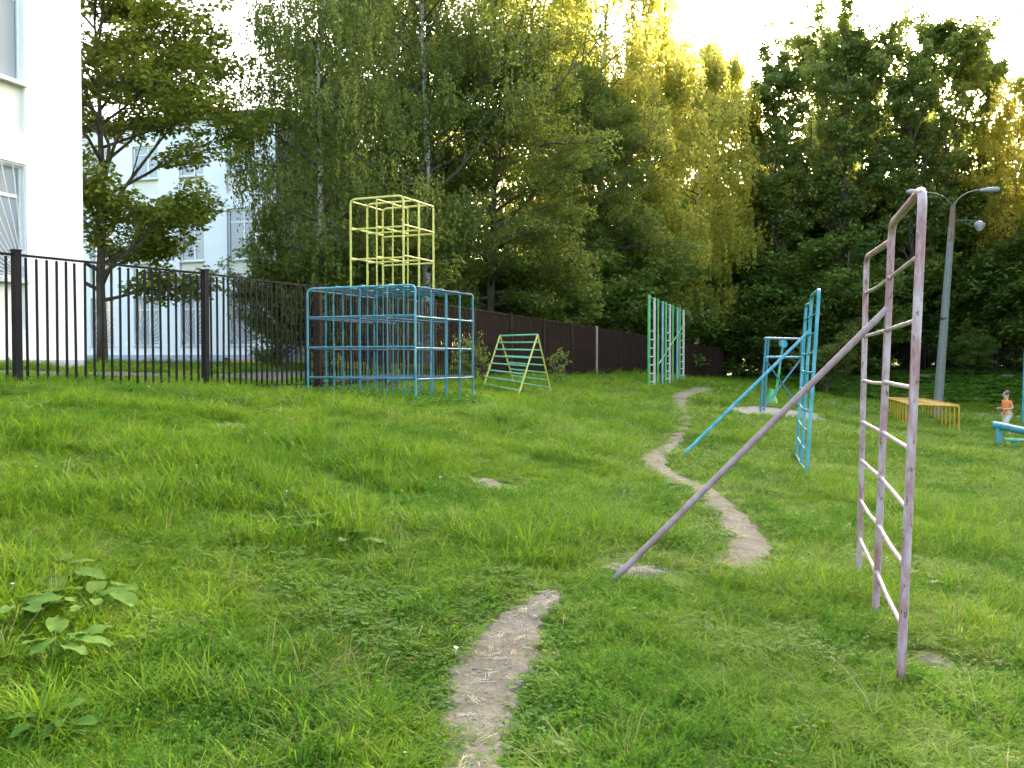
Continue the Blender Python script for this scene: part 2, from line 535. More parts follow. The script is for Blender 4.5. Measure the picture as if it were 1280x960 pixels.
def patch(px, py, rx, ry, seed):
    g = on_ground(px, py)
    a = rx / F * g.y
    b = ry / F * g.y * g.y / 1.45
    V = [(g.x, g.y, h(g.x, g.y) + .014)]
    n = 26
    rnd = random.Random(seed)
    for ring in (.55, 1.0):
        for k in range(n):
            an = 2 * math.pi * k / n
            s = ring * (1 + .18 * math.sin(3 * an + seed) + rnd.uniform(-.08, .08))
            X, Y = g.x + a * s * math.cos(an), g.y + b * s * math.sin(an)
            V.append((X, Y, h(X, Y) + (.014 if ring < 1 else -.015)))
    Fc = [(0, 1 + k, 1 + (k + 1) % n) for k in range(n)]
    Fc += [(1 + k, 1 + n + k, 1 + n + (k + 1) % n, 1 + (k + 1) % n) for k in range(n)]
    struct(link('bare_soil', mesh('bare_soil', V, Fc, M['dirt'], True)))
    PATHS.append([np.array((g.x - a * .45, g.y, b * .62)), np.array((g.x + a * .45, g.y, b * .62))] if a < b else
                 [np.array((g.x - (a - b * .7), g.y, b * .75)), np.array((g.x, g.y, b * .8)), np.array((g.x + (a - b * .7), g.y, b * .75))])
patch(796, 718, 36, 9, 1)
patch(1172, 832, 26, 13, 4)
patch(290, 534, 20, 5, 6)
patch(612, 605, 22, 7, 9)
patch(1262, 522, 30, 4, 3)

# ------------------------------------------------------------------ swedish wall style climbing ladders
def ladder(loc_label, feet, tops, brace_top, brace_foot, mp, mr, label, rp, levels, rr, droop=0):
    base = Vector(feet[1]); base.z = h(base.x, base.y)
    t = thing('climbing_ladder', base, label, 'climbing frame', 'tall climbing ladders with a slanting brace')
    def post_pt(i, f):
        return Vector(feet[i]).lerp(Vector(tops[i]), f)
    # each bay has its own bent pipe: far bay butts against the middle post
    c = .10
    P = [Vector(feet[0]) - Vector((0, 0, .1)), tops[0], Vector(tops[1]) + (Vector(tops[0]) - Vector(tops[1])).normalized() * .06 ]
    P2 = [Vector(feet[2]) - Vector((0, 0, .1)), Vector(tops[2]), Vector(tops[1]) , Vector(feet[1]) - Vector((0, 0, .1))]
    bar('bent_pipe_post', fillet(P2, c), rp, mp, t, 14)
    tp = Vector(tops[1]) + (Vector(tops[0]) - Vector(tops[1])).normalized() * .03 - Vector((0, 0, .10))
    P = [P[0], Vector(tops[0]) - Vector((0, 0, .06)), tp]
    bar('bent_pipe_post', fillet(P, c), rp * .92, mp, t, 14)
    for f in levels:
        for a, b in ((0, 1), (1, 2)):
            p, q = post_pt(a, f), post_pt(b, f)
            p.z += random.uniform(-.008, .008); q.z += random.uniform(-.008, .008)
            dd = (q - p).normalized(); mdl = p.lerp(q, .5) + Vector((random.uniform(-.006, .006), 0, random.uniform(-.007, .003)))
            bar('rung', [p, p + dd * (rp + .004), p + dd * (rp + .016), mdl, q - dd * (rp + .016), q - dd * (rp + .004), q], [rr * 1.5, rr * 1.45, rr, rr, rr, rr * 1.45, rr * 1.5], mr, t, 10)
            d = (q - p).normalized()
            for e, s in ((p, 1), (q, -1)):      # weld bead where the rung meets the post
                pass
    bar('brace', [brace_top, Vector(brace_foot) - Vector((0, 0, .08))], rp * .92, M['pink_brace'] if mp == M['pink'] else mp, t, 14)
    return t
lv = [(k + 1) * .122 + .03 for k in range(7)]
ft = [(2.597, 6.85, h(2.597, 6.85)), (2.248, 5.66, h(2.248, 5.66)), (1.914, 4.5, h(1.914, 4.5))]
tops = [(2.62, 6.82, 2.42), (2.32, 5.64, 2.43), (2.0, 4.5, 2.435)]
b_top = Vector(ft[1]).lerp(Vector(tops[1]), .79)
g = on_ground(749, 731)
ladder('', ft, tops, b_top, g, M['pink'], M['pink_pale'],
       'faded pink pipe climbing ladder with a long slanting brace, nearest the camera', .0222, [.115, .235, .355, .475, .60, .735, .865], .012)
f2 = [(4.36, 14.1, h(4.36, 14.1)), (4.07, 12.95, h(4.07, 12.95)), (3.78, 11.8, h(3.78, 11.8))]
t2 = [(4.50, 14.1, 2.50), (4.21, 12.95, 2.50), (3.93, 11.8, 2.50)]
g = on_ground(845, 571)
ladder('', f2, t2, Vector(f2[1]).lerp(Vector(t2[1]), .80), g, M['blue'], M['blue'],
       'sky blue pipe climbing ladder with slanting brace, behind the pink one', .0245, [.04, .145, .25, .355, .46, .565, .67, .775, .885], .0125)

# ------------------------------------------------------------------ blue climbing cage with yellow tower
FR = Vector((-1.53, 14.6, 0)); sv = Vector((.8275, 1.89, 0)) / 4; fv = Vector((-1.89, .8275, 0)) / 4
def gp(i, j, z):   # i cells to the left, j cells back
    p = FR + fv * i + sv * j
    return Vector((p.x, p.y, z))
cc = gp(2, 2, 0)
TOPZ = 2.79
cage = thing('climbing_cage', (cc.x, cc.y, h(cc.x, cc.y)), 'worn blue square climbing cage of bent pipes with the yellow tower on top', 'climbing frame')
def foot(i, j):
    p = gp(i, j, 0)
    return Vector((p.x, p.y, h(p.x, p.y) - .1))
for j in range(5):
    bar('pipe_arch', fillet([foot(0, j), gp(0, j, TOPZ), gp(4, j, TOPZ), foot(4, j)], .10), .018, M['blue'] if j == 0 else M['blue_dark'], cage)
for i in range(1, 4):
    bar('pipe_arch', fillet([foot(i, 0), gp(i, 0, TOPZ + .03), gp(i, 4, TOPZ + .03), foot(i, 4)], .10), .0125, M['blue_dark'], cage, 8)
for lvl, z in enumerate((1.29, 1.79, 2.29)):
    for i in (0, 4):
        bar('rail', [gp(i, 0, z), gp(i, 4, z)], .0165, M['blue_rust'] if i else M['blue_dark'], cage, 8)
    for j in range(5):
        bar('rail', [gp(0, j, z + .02), gp(4, j, z + .02)], .0165 if j in (0, 4) else .012, M['blue_dark'] if j == 0 else M['blue_rust'], cage, 8)
    for i in range(1, 4):
        bar('rail', [gp(i, 0, z - .015), gp(i, 4, z - .015)], .011, M['blue_rust'], cage, 8)
for i in range(1, 4):
    for j in range(1, 4):
        p = gp(i, j, 0)
        bar('post', [(p.x, p.y, h(p.x, p.y) - .1), gp(i, j, TOPZ)], .011, M['blue_dark'], cage, 6)
for j in range(4):
    bar('deck_bar', [gp(.03, j + .5, TOPZ - .012), gp(3.97, j + .5, TOPZ - .012)], .012, M['blue_rust'], cage, 6)
for i in (0, 4):
    bar('deck_bar', [gp(i, .06, TOPZ - .03), gp(i, 3.94, TOPZ - .03)], .016, M['blue_rust'], cage, 8)
YT = 2.79 + 3 * .51
tw = thing('climbing_tower', gp(2, 2, TOPZ), 'bright yellow pipe climbing tower standing on the blue cage', 'climbing frame')
for j in (1, 2, 3):
    bar('pipe_arch', fillet([gp(1, j, TOPZ), gp(1, j, YT), gp(3, j, YT), gp(3, j, TOPZ)], .10), .0185, M['yellow'], tw)
    bar('post', [gp(2, j, TOPZ), gp(2, j, YT)], .0135, M['yellow'], tw, 8)
for i in (1, 2, 3):
    bar('rail', [gp(i, 1, YT - .03), gp(i, 3, YT - .03)], .016, M['yellow'], tw, 8)
for z in (TOPZ + .51, TOPZ + 1.02):
    for k in (1, 2, 3):
        bar('rail', [gp(1, k, z), gp(3, k, z)], .016, M['yellow'], tw, 8)
        bar('rail', [gp(k, 1, z + .03), gp(k, 3, z + .03)], .016, M['yellow'], tw, 8)

# ------------------------------------------------------------------ A-frame rung climber
a1, a2 = at(672, 419, 20.2), at(625, 419, 21.3)
zt = (a1.z + a2.z) / 2
a1.z = a2.z = zt
def gnd(px, D):
    x = (px - 640) / F * D
    return Vector((x, D, h(x, D)))
n1_, n2_ = gnd(646, 19.4), gnd(602, 20.6)       # near feet right, left
r1_, r2_ = gnd(690, 21.0), gnd(645, 22.2)       # far feet right, left
af = thing('rung_climber', ((a1.x + a2.x) / 2, (a1.y + a2.y) / 2, h(a1.x, a1.y)), 'low A-shaped climber with mint green rungs on yellow legs', 'climbing frame')
for top, ft_ in ((a1, n1_), (a2, n2_), (a1, r1_), (a2, r2_)):
    bar('leg', [top, ft_ - Vector((0, 0, .06))], .019, M['yellow'], af, 10)
bar('top_rung', [a2, a1], .02, M['mint'], af, 10)
for (fa, fb) in ((n1_, n2_), (r1_, r2_)):
    for k in range(1, 8):
        f = k / 7.8
        bar('rung', [a1.lerp(fa, f), a2.lerp(fb, f)], .017, M['mint'], af, 8)

# ------------------------------------------------------------------ row of tall climbing poles
pr = thing('climbing_pole_row', (5.6, 33.7, h(5.6, 33.7)), 'long row of tall green and whitish climbing poles before the dark fence', 'climbing frame')
cols = [(811, 'green', .05), (817.7, 'greywhite', .045), (822.3, 'green', .035), (828, 'greyblue', .04), (832, 'green', .042), (837, 'greywhite', .045),
        (840.8, 'green', .036), (846.5, 'greyblue', .04), (849.3, 'green', .045), (854, 'greywhite', .05)]
PP = []
for k, (px, c, r) in enumerate(cols):
    f = (px - 811) / 43
    D = 1 / ((1 - f) / 30 + f / 37.5)
    x = (px - 640) / F * D
    PP.append((x, D, h(x, D), 3.70 - .06 * f + (.03 if c == 'green' else 0)))
    bar('pole', [(x, D, PP[-1][2] - .1), (x, D, PP[-1][3])], r, M[c], pr, 10)
for a, b in ((0, 1), (4, 5), (8, 9)):
    for k in range(7):
        z = .22 + k * .28
        bar('rung', [Vector((PP[a][0], PP[a][1], PP[a][2] + z)), Vector((PP[b][0], PP[b][1], PP[b][2] + z))], .018, M['greywhite'], pr, 8)
bar('brace', [Vector((PP[2][0], PP[2][1], PP[2][2] + .75)), Vector((PP[9][0], PP[9][1], PP[9][2] + 2.25))], .02, M['green'], pr, 8)
for a, b in ((0, 3), (3, 6), (6, 9)):
    bar('rail', [Vector((PP[a][0], PP[a][1], PP[a][3] - .06)), Vector((PP[b][0], PP[b][1], PP[b][3] - .06))], .014, M['green'], pr, 8)

# ------------------------------------------------------------------ concrete pad and blue frame on it
pad = [on_ground(905, 512), on_ground(948, 510), on_ground(1018, 519), on_ground(1038, 529), on_ground(1000, 530), on_ground(925, 519)]
mb = MB()
k = len(pad)
zt_ = max(p.z for p in pad) - .0
Vp = [Vector((p.x, p.y, h(p.x, p.y) + .055)) for p in pad] + [Vector((p.x, p.y, h(p.x, p.y) - .2)) for p in pad]
mb.add(Vp, [tuple(range(k - 1, -1, -1)) if False else tuple(range(k))[::-1]] + [tuple(range(k, 2 * k))] + [(i, (i + 1) % k, k + (i + 1) % k, k + i) for i in range(k)])
struct(mb.obj('concrete_pad', M['slab']))
PADC = np.mean([[p.x, p.y] for p in pad], axis=0)
PADR = [(p.x, p.y) for p in pad]
def fr(px, D, z): return Vector(((px - 640) / F * D, D, z))
gb = h(6.9, 24)
pf = thing('pull_up_frame', (7.1, 24.2, gb), 'blue upright frame with crossed braces on the concrete pad', 'climbing frame')
DL, DR = 23.6, 24.6
ZT = EYE + 27 / F * 24
zl, zr = h(6.5, DL), h(7.6, DR)
bar('post', [fr(950, DL, zl - .05), fr(957.5, DL, ZT)], .03, M['blue_dark'], pf)
bar('post', [fr(955, DL + .7, zl - .05), fr(960.5, DL + .7, ZT - .02)], .03, M['blue_dark'], pf)
bar('post', [fr(1001, DR, zr - .05), fr(1001.5, DR, ZT)], .03, M['blue_dark'], pf)
bar('post', [fr(1006, DR + .7, zr - .05), fr(1003, DR + .7, ZT - .02)], .03, M['blue_dark'], pf)
bar('crossbar', [fr(956, DL, ZT), fr(1002.5, DR, ZT)], .03, M['greyblue'], pf)
Z2 = EYE + 3.5 / F * 24
bar('crossbar', [fr(956, DL, Z2), fr(1002, DR, Z2)], .032, M['blue'], pf)
bar('brace', [fr(956, DL, Z2 - .05), fr(1002, DR, zr + .12)], .022, M['blue_dark'], pf, 8)
bar('brace', [fr(1001, DR, Z2 - .05), fr(954, DL, zl + .18)], .022, M['blue_dark'], pf, 8)

tg = thing('target_post', fr(968, 29.5, h(8.42, 29.5)), 'slanting green pole with blue disc on top and green base, behind the blue frame', 'playground post')
b0 = fr(968, 29.5, h(8.42, 29.5)); b1 = fr(978.5, 29.5, EYE + 20 / F * 29.5)
mdp = b0.lerp(b1, .62)
bar('pole', [b0, mdp], .045, M['green'], tg)
bar('upper_pole', [mdp, b1], .04, M['blue'], tg)
md = MB()
nrm = Vector((.25, -1, .1)).normalized()
md.tube([b1 - nrm * .05, b1 + nrm * .05], .13, 18).obj('disc', M['blue'], tg)
mbc = MB()
mbc.tube([b0 + Vector((-.12, 0, -.1)), b0 + Vector((-.08, 0, .55))], [.32, .06], 6).obj('base', M['green'], tg)

# ------------------------------------------------------------------ low yellow crawl frame
cf = thing('crawl_frame', (13.6, 31, h(13.6, 31)), 'low long ochre yellow crawl frame of rungs and many legs', 'climbing frame')
C0 = Vector((.4865 * 26, 26, 0)); B0 = Vector((.4287 * 27.2, 27.2, 0))
A0 = Vector((.4087 * 35, 35.5, 0)); D0 = Vector((.444 * 34.5, 34.3, 0))
def zt2(p): return h(p.x, p.y) + .80
NL = 11
L = []; Rr = []
for k in range(NL):
    f = k / (NL - 1)
    p = C0.lerp(D0, f); q = B0.lerp(A0, f)
    ztop = EYE - 58 / F * 26 + (EYE - 49 / F * 34 - (EYE - 58 / F * 26)) * f
    P = [Vector((p.x, p.y, h(p.x, p.y) - .08)), Vector((p.x, p.y, ztop)), Vector((q.x, q.y, ztop)), Vector((q.x, q.y, h(q.x, q.y) - .08))]
    bar('hoop', fillet(P, .08), .028 if k in (0, NL - 1) else .023, M['yellow_old'], cf, 8)
    L.append(Vector((p.x, p.y, ztop + .02))); Rr.append(Vector((q.x, q.y, ztop + .02)))
bar('rail', [L[0] , L[-1]], .024, M['yellow_old'], cf, 8)
bar('rail', [Rr[0], Rr[-1]], .024, M['yellow_old'], cf, 8)
bar('rail', [L[0].lerp(Rr[0], .5), L[-1].lerp(Rr[-1], .5)], .02, M['yellow_old'], cf, 8)

# ------------------------------------------------------------------ blue beam at the right edge, blue pole beyond
be = thing('balance_beam', (13.0, 21.0, h(13, 21)), 'thick sky blue log beam on short posts at the right edge', 'balance beam')
e0 = at(1244, 531, 22.0); e1 = at(1345, 552, 19.5)
bar('beam', [e0, e1], .085, M['blue'], be, 14)
for f in (.06, .52, .95):
    p = e0.lerp(e1, f)
    bar('leg', [Vector((p.x, p.y, h(p.x, p.y) - .1)), p], .075, M['blue'], be, 12)
p = e0.lerp(e1, .3)
q = p + Vector((.1, .25, -.28))
bar('foot_rest', [q - Vector((.25, 0, -.03)), q + Vector((.5, -.35, 0))], .04, M['mint'], be, 10)
bar('foot_rest_post', [Vector((q.x, q.y, h(q.x, q.y) - .1)), q], .05, M['mint'], be, 10)
xg, yg = (1279.5 - 640) / F * 31, 31
bp = thing('blue_pole', (xg, yg, h(xg, yg)), 'tall thin light blue pole at the far right edge', 'playground post')
bar('pole', [(xg, yg, h(xg, yg) - .1), (xg + .05, yg, 1.85)], .05, M['blue'], bp)
MB().tube([(xg + .05, yg, 1.85), (xg + .05, yg, 1.9)], [.06, .03], 10).obj('cap', M['steel'], bp)

# ------------------------------------------------------------------ long metal picket fence
fpts = [(-9.0, 6.3, 2.88), (-6.04, 11.24, 2.90), (-4.55, 13.7, 2.90), (-3.77, 15.3, 2.90), (-2.45, 19.4, 2.93), (-.87, 25, 2.97), (2.94, 34.5, 2.86), (6.65, 42.5, 2.64), (14.3, 60, 2.29)]
fc = catmull(fpts, 40)
S = [0.0]
for a, b in zip(fc[:-1], fc[1:]):
    S.append(S[-1] + math.hypot(b[0] - a[0], b[1] - a[1]))
S = np.array(S); fc = np.array(fc)
def fpos(s):
    return Vector((np.interp(s, S, fc[:, 0]), np.interp(s, S, fc[:, 1]), np.interp(s, S, fc[:, 2])))
s_a = S[np.argmin(np.abs(fc[:, 0] + 6.04) + np.abs(fc[:, 1] - 11.24))]
BAY = 2.86
bays = []
s = s_a
while s > BAY: s -= BAY
while s < S[-1]:
    bays.append(s); s += BAY
fence = thing('picket_fence', fpos(bays[0]) - Vector((0, 0, 1.85)), 'long black and rusty brown metal picket fence running past the school to the trees', 'fence')
FL0 = fence.location
def picket_mesh(m):
    b = MB(); b.box((0, 0, .86), (.024, .024, 1.72))
    b.add([(-.012, -.012, 1.72), (.012, -.012, 1.72), (.012, .012, 1.72), (-.012, .012, 1.72), (0, 0, 1.735)], [(0, 1, 4), (1, 2, 4), (2, 3, 4), (3, 0, 4)])
    return mesh('picket', b.V, b.F, m)
pk_black, pk_rust = picket_mesh(M['fence']), picket_mesh(M['fence_rust'])
def post_mesh(m):
    b = MB(); b.box((0, 0, .95), (.085, .085, 2.05)); b.box((0, 0, 1.985), (.10, .10, .02))
    return mesh('post', b.V, b.F, m)
po_black, po_rust, po_pale = post_mesh(M['fence']), post_mesh(M['fence_rust']), post_mesh(M['fence_pale'])
NPICK = 21
cnt = 0
rest = MB()
for bi in range(len(bays) - 1):
    p, q = fpos(bays[bi]), fpos(bays[bi + 1])
    ang = math.atan2(q.y - p.y, q.x - p.x)
    gz = h(p.x, p.y)
    mpost = po_black if p.y < 16 else (po_pale if abs((p.x / p.y * F + 640) - 738) < 12 else po_rust)
    link('post', mpost, fence, (p.x - FL0.x, p.y - FL0.y, p.z - 1.95 - FL0.z), (0, 0, ang))
    mt = M['fence'] if p.y < 20 else M['fence_rust']
    d = (q - p).normalized()
    for dz in (-.02, -1.72):
        MB().tube([p + d * .044 + Vector((0, 0, dz)), q - d * .044 + Vector((0, 0, dz))], .0145, 4, True, True).obj('rail', mt, fence)
    for k in range(1, NPICK + 1):
        f = k / (NPICK + 1)
        w = p.lerp(q, f)
        zb = w.z - 1.775 + random.uniform(-.006, .006)
        if cnt < 290 and bi >= 1:
            link('picket', pk_black if w.y < 18 + random.uniform(-2, 2) else pk_rust, fence,
                 (w.x - FL0.x, w.y - FL0.y, zb - FL0.z), (random.uniform(-.006, .006), random.uniform(-.006, .006), ang))
            cnt += 1
        elif bi >= 1:
            rest.box((w.x, w.y, zb + .86), (.024, .024, 1.72), ang)
        else:
            rest.box((w.x, w.y, zb + .86), (.024, .024, 1.72), ang)
# beyond D ~ 25 the fence is backed with brown sheet metal, panel by panel
o = rest.obj('picket_row', M['fence_rust'], fence); o['kind'] = 'stuff'
for bi in range(len(bays) - 1):
    p, q = fpos(bays[bi]), fpos(bays[bi + 1])
    if p.y < 24: continue
    d = (q - p).normalized(); nn = Vector((-d.y, d.x, 0))
    a = p + d * .05 + nn * .03; b = q - d * .05 + nn * .03
    mbp = MB()
    n = 14     # corrugated sheet
    Vv = []; 
    for k in range(n * 2 + 1):
        w = a.lerp(b, k / (n * 2)) + nn * (.012 if k % 2 else 0)
        zlo = h(w.x, w.y) + .02
        Vv += [(w.x, w.y, zlo), (w.x, w.y, w.z - .05)]
    nn2 = [tuple(Vector(v) + nn * .004) for v in Vv]
    kk = len(Vv)
    Fs = [(2 * k, 2 * k + 2, 2 * k + 3, 2 * k + 1) for k in range(n * 2)]
    Fs += [(kk + 2 * k + 1, kk + 2 * k + 3, kk + 2 * k + 2, kk + 2 * k) for k in range(n * 2)]
    mbp.add(Vv + nn2, Fs)
    mbp.obj('sheet_panel', M['fence_rust'], fence)

# far dark picket fence on the bank
ff = thing('iron_fence', (22, 57.5, h(22, 57.5)), 'dark iron picket fence in deep shade on top of the grassy bank', 'fence')
mbf = MB(); mbr = MB()
pa, pb = Vector((17.5, 59, 0)), Vector((46, 56, 0))
n = 190
for k in range(n):
    w = pa.lerp(pb, k / (n - 1)); z = h(w.x, w.y)
    mbf.box((w.x, w.y, z + .85), (.03, .03, 1.7))
o = mbf.obj('picket_row', M['fence'], ff); o['kind'] = 'stuff'
for k in range(10):
    w = pa.lerp(pb, k / 10); w2 = pa.lerp(pb, (k + 1) / 10)
    for dz in (.25, 1.5):
        MB().tube([(w.x, w.y, h(w.x, w.y) + dz), (w2.x, w2.y, h(w2.x, w2.y) + dz)], .025, 4).obj('rail', M['fence'], ff)
    MB().box((w.x, w.y, h(w.x, w.y) + .9), (.09, .09, 1.95)).obj('post', M['fence'], ff)
# low concrete kerb stones along the top of the bank
for k, (pxa, pxb) in enumerate(((1149, 1168), (1252, 1266))):
    Dk = 54.5
    xa, xb = (pxa - 640) / F * Dk, (pxb - 640) / F * Dk
    zz = h((xa + xb) / 2, Dk)
    o = MB().box(((xa + xb) / 2, Dk, zz + .1), (xb - xa, .25, .3)).obj('concrete_block', M['concrete'])
    tag(o, ['long pale concrete block on the bank beside the lamp post', 'long pale concrete block on the bank above the running boy'][k], 'concrete block', 'concrete blocks on the bank')

# ------------------------------------------------------------------ school building
def window(parent, org, ex, n, w, z0, z1, cols_, transom, grille=None, curt='blind', recess=.14):
    """window set back in the wall: frame, panes, sill; ex along the wall, n outwards, org = left bottom corner at z=0"""
    ex = Vector(ex); n = Vector(n)
    W_ = MB(); fw = .07
    def P(a, z, d): return org + ex * a + n * d + Vector((0, 0, z))
    def slab(a0, a1, za, zb, d0, d1):
        V = [P(a, z, d) for d in (d0, d1) for a, z in ((a0, za), (a1, za), (a1, zb), (a0, zb))]
        return V, [(0, 1, 2, 3), (7, 6, 5, 4), (0, 4, 5, 1), (1, 5, 6, 2), (2, 6, 7, 3), (3, 7, 4, 0)]
    fr_ = MB()
    r0 = -recess
    fr_.add(*slab(0, fw, z0, z1, r0, r0 + .06)); fr_.add(*slab(w - fw, w, z0, z1, r0, r0 + .06))
    fr_.add(*slab(fw, w - fw, z0, z0 + fw, r0, r0 + .06)); fr_.add(*slab(fw, w - fw, z1 - fw, z1, r0, r0 + .06))
    xs = [fw] + [fw + (w - 2 * fw) * c for c in cols_] + [w - fw]
    for c in xs[1:-1]:
        fr_.add(*slab(c - fw * .5, c + fw * .5, z0 + fw, z1 - fw, r0 + .002, r0 + .058))
    zt = z0 + (z1 - z0) * transom
    for i in range(len(xs) - 1):
        fr_.add(*slab(xs[i] + fw * .5, xs[i + 1] - fw * .5, zt - fw * .4, zt + fw * .4, r0 + .004, r0 + .056))
    wf = fr_.obj('window', M['frame_white'], parent)
    def sub(mb, name, m):
        L = parent.location
        V = [(v[0] - L.x, v[1] - L.y, v[2] - L.z) for v in mb.V]
        return link(name, mesh(name, V, mb.F, m), wf)
    for i in range(len(xs) - 1):
        for za, zb in ((z0 + fw, zt - fw * .4), (zt + fw * .4, z1 - fw)):
            sub(MB().add(*slab(xs[i] + fw * .4, xs[i + 1] - fw * .4, za, zb, r0 + .025, r0 + .035)), 'pane', M['glass'])
    sub(MB().add(*slab(-.03, w + .03, z0 - .045, z0 - .002, r0 - .02, .05)), 'sill', M['sill'])
    # gathered curtain hanging inside
    cu = MB(); k = 26; Vc = []
    cov = .45 if curt == 'blind' else .9
    for q in range(k + 1):
        a = fw + (w - 2 * fw) * (q / k) * cov + (w - 2 * fw) * (1 - cov)
        d = r0 - .16 + .03 * math.sin(q * 2.3)
        Vc += [P(a, z0 + .02, d), P(a, z1 - .05, d)]
    cu.add(Vc, [(2 * q, 2 * q + 2, 2 * q + 3, 2 * q + 1) for q in range(k)])
    sub(cu, 'curtain', M[curt])
    if grille:
        cxg = 0.04 if grille == 'l' else w - .04
        r_ = .009 if w > 1.2 else .012
        nray = 13
        D_ = -.02
        # outline
        for (a, b) in (((.02, z0 + .03), (w - .02, z0 + .03)), ((.02, z1 - .03), (w - .02, z1 - .03)), ((.02, z0 + .03), (.02, z1 - .03)), ((w - .02, z0 + .03), (w - .02, z1 - .03))):
            sub(MB().tube([P(a[0], a[1], D_), P(b[0], b[1], D_)], r_ * 1.2, 4), 'grille_bar', M['frame_white'])
        hh = z1 - z0
        for q in range(1, nray):
            an = q / nray * math.pi / 2
            dx, dz = math.sin(an), math.cos(an)
            dx *= (1 if grille == 'l' else -1)
            t_ = min((w - .06) / max(abs(dx), 1e-3), (hh - .06) / max(dz, 1e-3))
            s0 = .22
            sub(MB().tube([P(cxg + dx * s0, z0 + .03 + dz * s0, D_ + .012), P(cxg + dx * t_, z0 + .03 + dz * t_, D_ + .012)], r_, 4), 'grille_bar', M['frame_white'])
        arc = [P(cxg + math.sin(q / 8 * math.pi / 2) * .45 * (1 if grille == 'l' else -1), z0 + .03 + math.cos(q / 8 * math.pi / 2) * .45, D_ + .02) for q in range(9)]
        sub(MB().tube(arc, r_, 4), 'grille_bar', M['frame_white'])
    return wf

def facade(parent, org, ex, n, length, zbase, ztop, holes, depth=.35, name='wall', m=None):
    """wall with real openings. holes: (a0,a1,z0,z1) non-overlapping; built as column strips"""
    ex = Vector(ex); n = Vector(n)
    xs = sorted({0.0, length} | {q[0] for q in holes} | {q[1] for q in holes})
    mbw = MB()
    def P(a, z, d): return org + ex * a + n * d + Vector((0, 0, z))
    for a, b in zip(xs[:-1], xs[1:]):
        if b - a < 1e-4: continue
        mid = (a + b) / 2
        zs = sorted([(q[2], q[3]) for q in holes if q[0] - 1e-6 <= mid <= q[1] + 1e-6])
        z = zbase
        segs = []
        for z0, z1 in zs:
            if z0 > z: segs.append((z, z0))
            z = z1
        if z < ztop: segs.append((z, ztop))
        for za, zb in segs:
            V = [P(x, zz, d) for d in (-depth, 0) for x, zz in ((a, za), (b, za), (b, zb), (a, zb))]
            mbw.add(V, [(3, 2, 1, 0), (4, 5, 6, 7), (0, 1, 5, 4), (1, 2, 6, 5), (2, 3, 7, 6), (3, 0, 4, 7)])
    return mbw.obj(name, m or M['wall'], parent)

ea = Vector((-.291, -.957, 0)); na = Vector((.957, -.291, 0))
C1 = Vector((-7.8, 16.8, 0))
w1 = thing('school_building', (-12, 13, 1.35), 'white school wing with tall windows at the left edge, close behind the fence', 'building', 'school building wings')
ww = 1.75
holes = []
for b in range(4):
    a0 = 1.29 + b * 3.1
    holes += [(a0, a0 + ww, 2.10, 4.88), (a0, a0 + ww, 5.39, 8.15), (a0, a0 + ww, 8.7, 11.4)]
facade(w1, C1, ea, na, 13.0, 1.60, 12.6, holes)
MB().add([C1 + ea * a + na * d + Vector((0, 0, z)) for d in (-.4, .045) for a, z in ((-.0, .9), (13.0, .9), (13.0, 1.598), (-.0, 1.598))],
         [(3, 2, 1, 0), (4, 5, 6, 7), (0, 1, 5, 4), (1, 2, 6, 5), (2, 3, 7, 6), (3, 0, 4, 7)]).obj('plinth', M['plinth'], w1)
# other faces, floor slabs, roof
def quadwall(parent, name, m, A, B, z0, z1, t=.3):
    d = (B - A).normalized(); nn = Vector((-d.y, d.x, 0)) * t
    V = [p + Vector((0, 0, z)) for z in (z0, z1) for p in (A, B, B + nn, A + nn)]
    return MB().add(V, [(3, 2, 1, 0), (4, 5, 6, 7), (0, 1, 5, 4), (1, 2, 6, 5), (2, 3, 7, 6), (3, 0, 4, 7)]).obj(name, m, parent)
inn = -na
Cb = C1 + inn * 9
quadwall(w1, 'end_wall', M['wall'], Cb, C1 + inn * .352, .9, 12.6, .3)
quadwall(w1, 'back_wall', M['wall'], C1 + ea * 13 + inn * 9, Cb + ea * .31, .9, 12.6, .3)
quadwall(w1, 'end_wall', M['wall'], C1 + ea * 13 + inn * .352, C1 + ea * 13 + inn * 9, .9, 12.6, .3)
for z in (1.2, 5.12, 8.45, 12.61):
    q = [C1 + inn * .42, C1 + ea * 12.6 + inn * .42, C1 + ea * 12.6 + inn * 8.6, C1 + inn * 8.6]
    nm = 'roof' if z > 12 else 'floor_slab'
    if z > 12:
        q = [C1 - inn * .15 - ea * .15, C1 + ea * 13.2 - inn * .15, C1 + ea * 13.2 + inn * 9.2, C1 + inn * 9.2 - ea * .15]
    MB().add([p + Vector((0, 0, z)) for p in q] + [p + Vector((0, 0, z + .12)) for p in q], [(0, 1, 2, 3), (7, 6, 5, 4), (0, 4, 5, 1), (1, 5, 6, 2), (2, 6, 7, 3), (3, 7, 4, 0)]).obj(nm, M['concrete'], w1)
for b in range(4):
    a0 = 1.29 + b * 3.1
    for (zp0, z0, z1, g, cu) in ((2.10, 2.93, 4.88, 'l', 'curtain'), (5.39, 6.22, 8.15, None, 'blind'), (8.7, 9.5, 11.4, None, 'blind')):
        window(w1, C1 + ea * a0, ea, na, ww, z0, z1, (.34, .67) if zp0 < 3 else (.5,), .72, g, cu)
        # recessed parapet panel under the window
        V = [C1 + ea * (a0 + a) + na * d + Vector((0, 0, z)) for d in (-.3, -.07) for a, z in ((0, zp0), (ww, zp0), (ww, z0 - .05), (0, z0 - .05))]
        MB().add(V, [(3, 2, 1, 0), (4, 5, 6, 7), (0, 1, 5, 4), (1, 2, 6, 5), (2, 3, 7, 6), (3, 0, 4, 7)]).obj('parapet_panel', M['wall_cream'], w1)

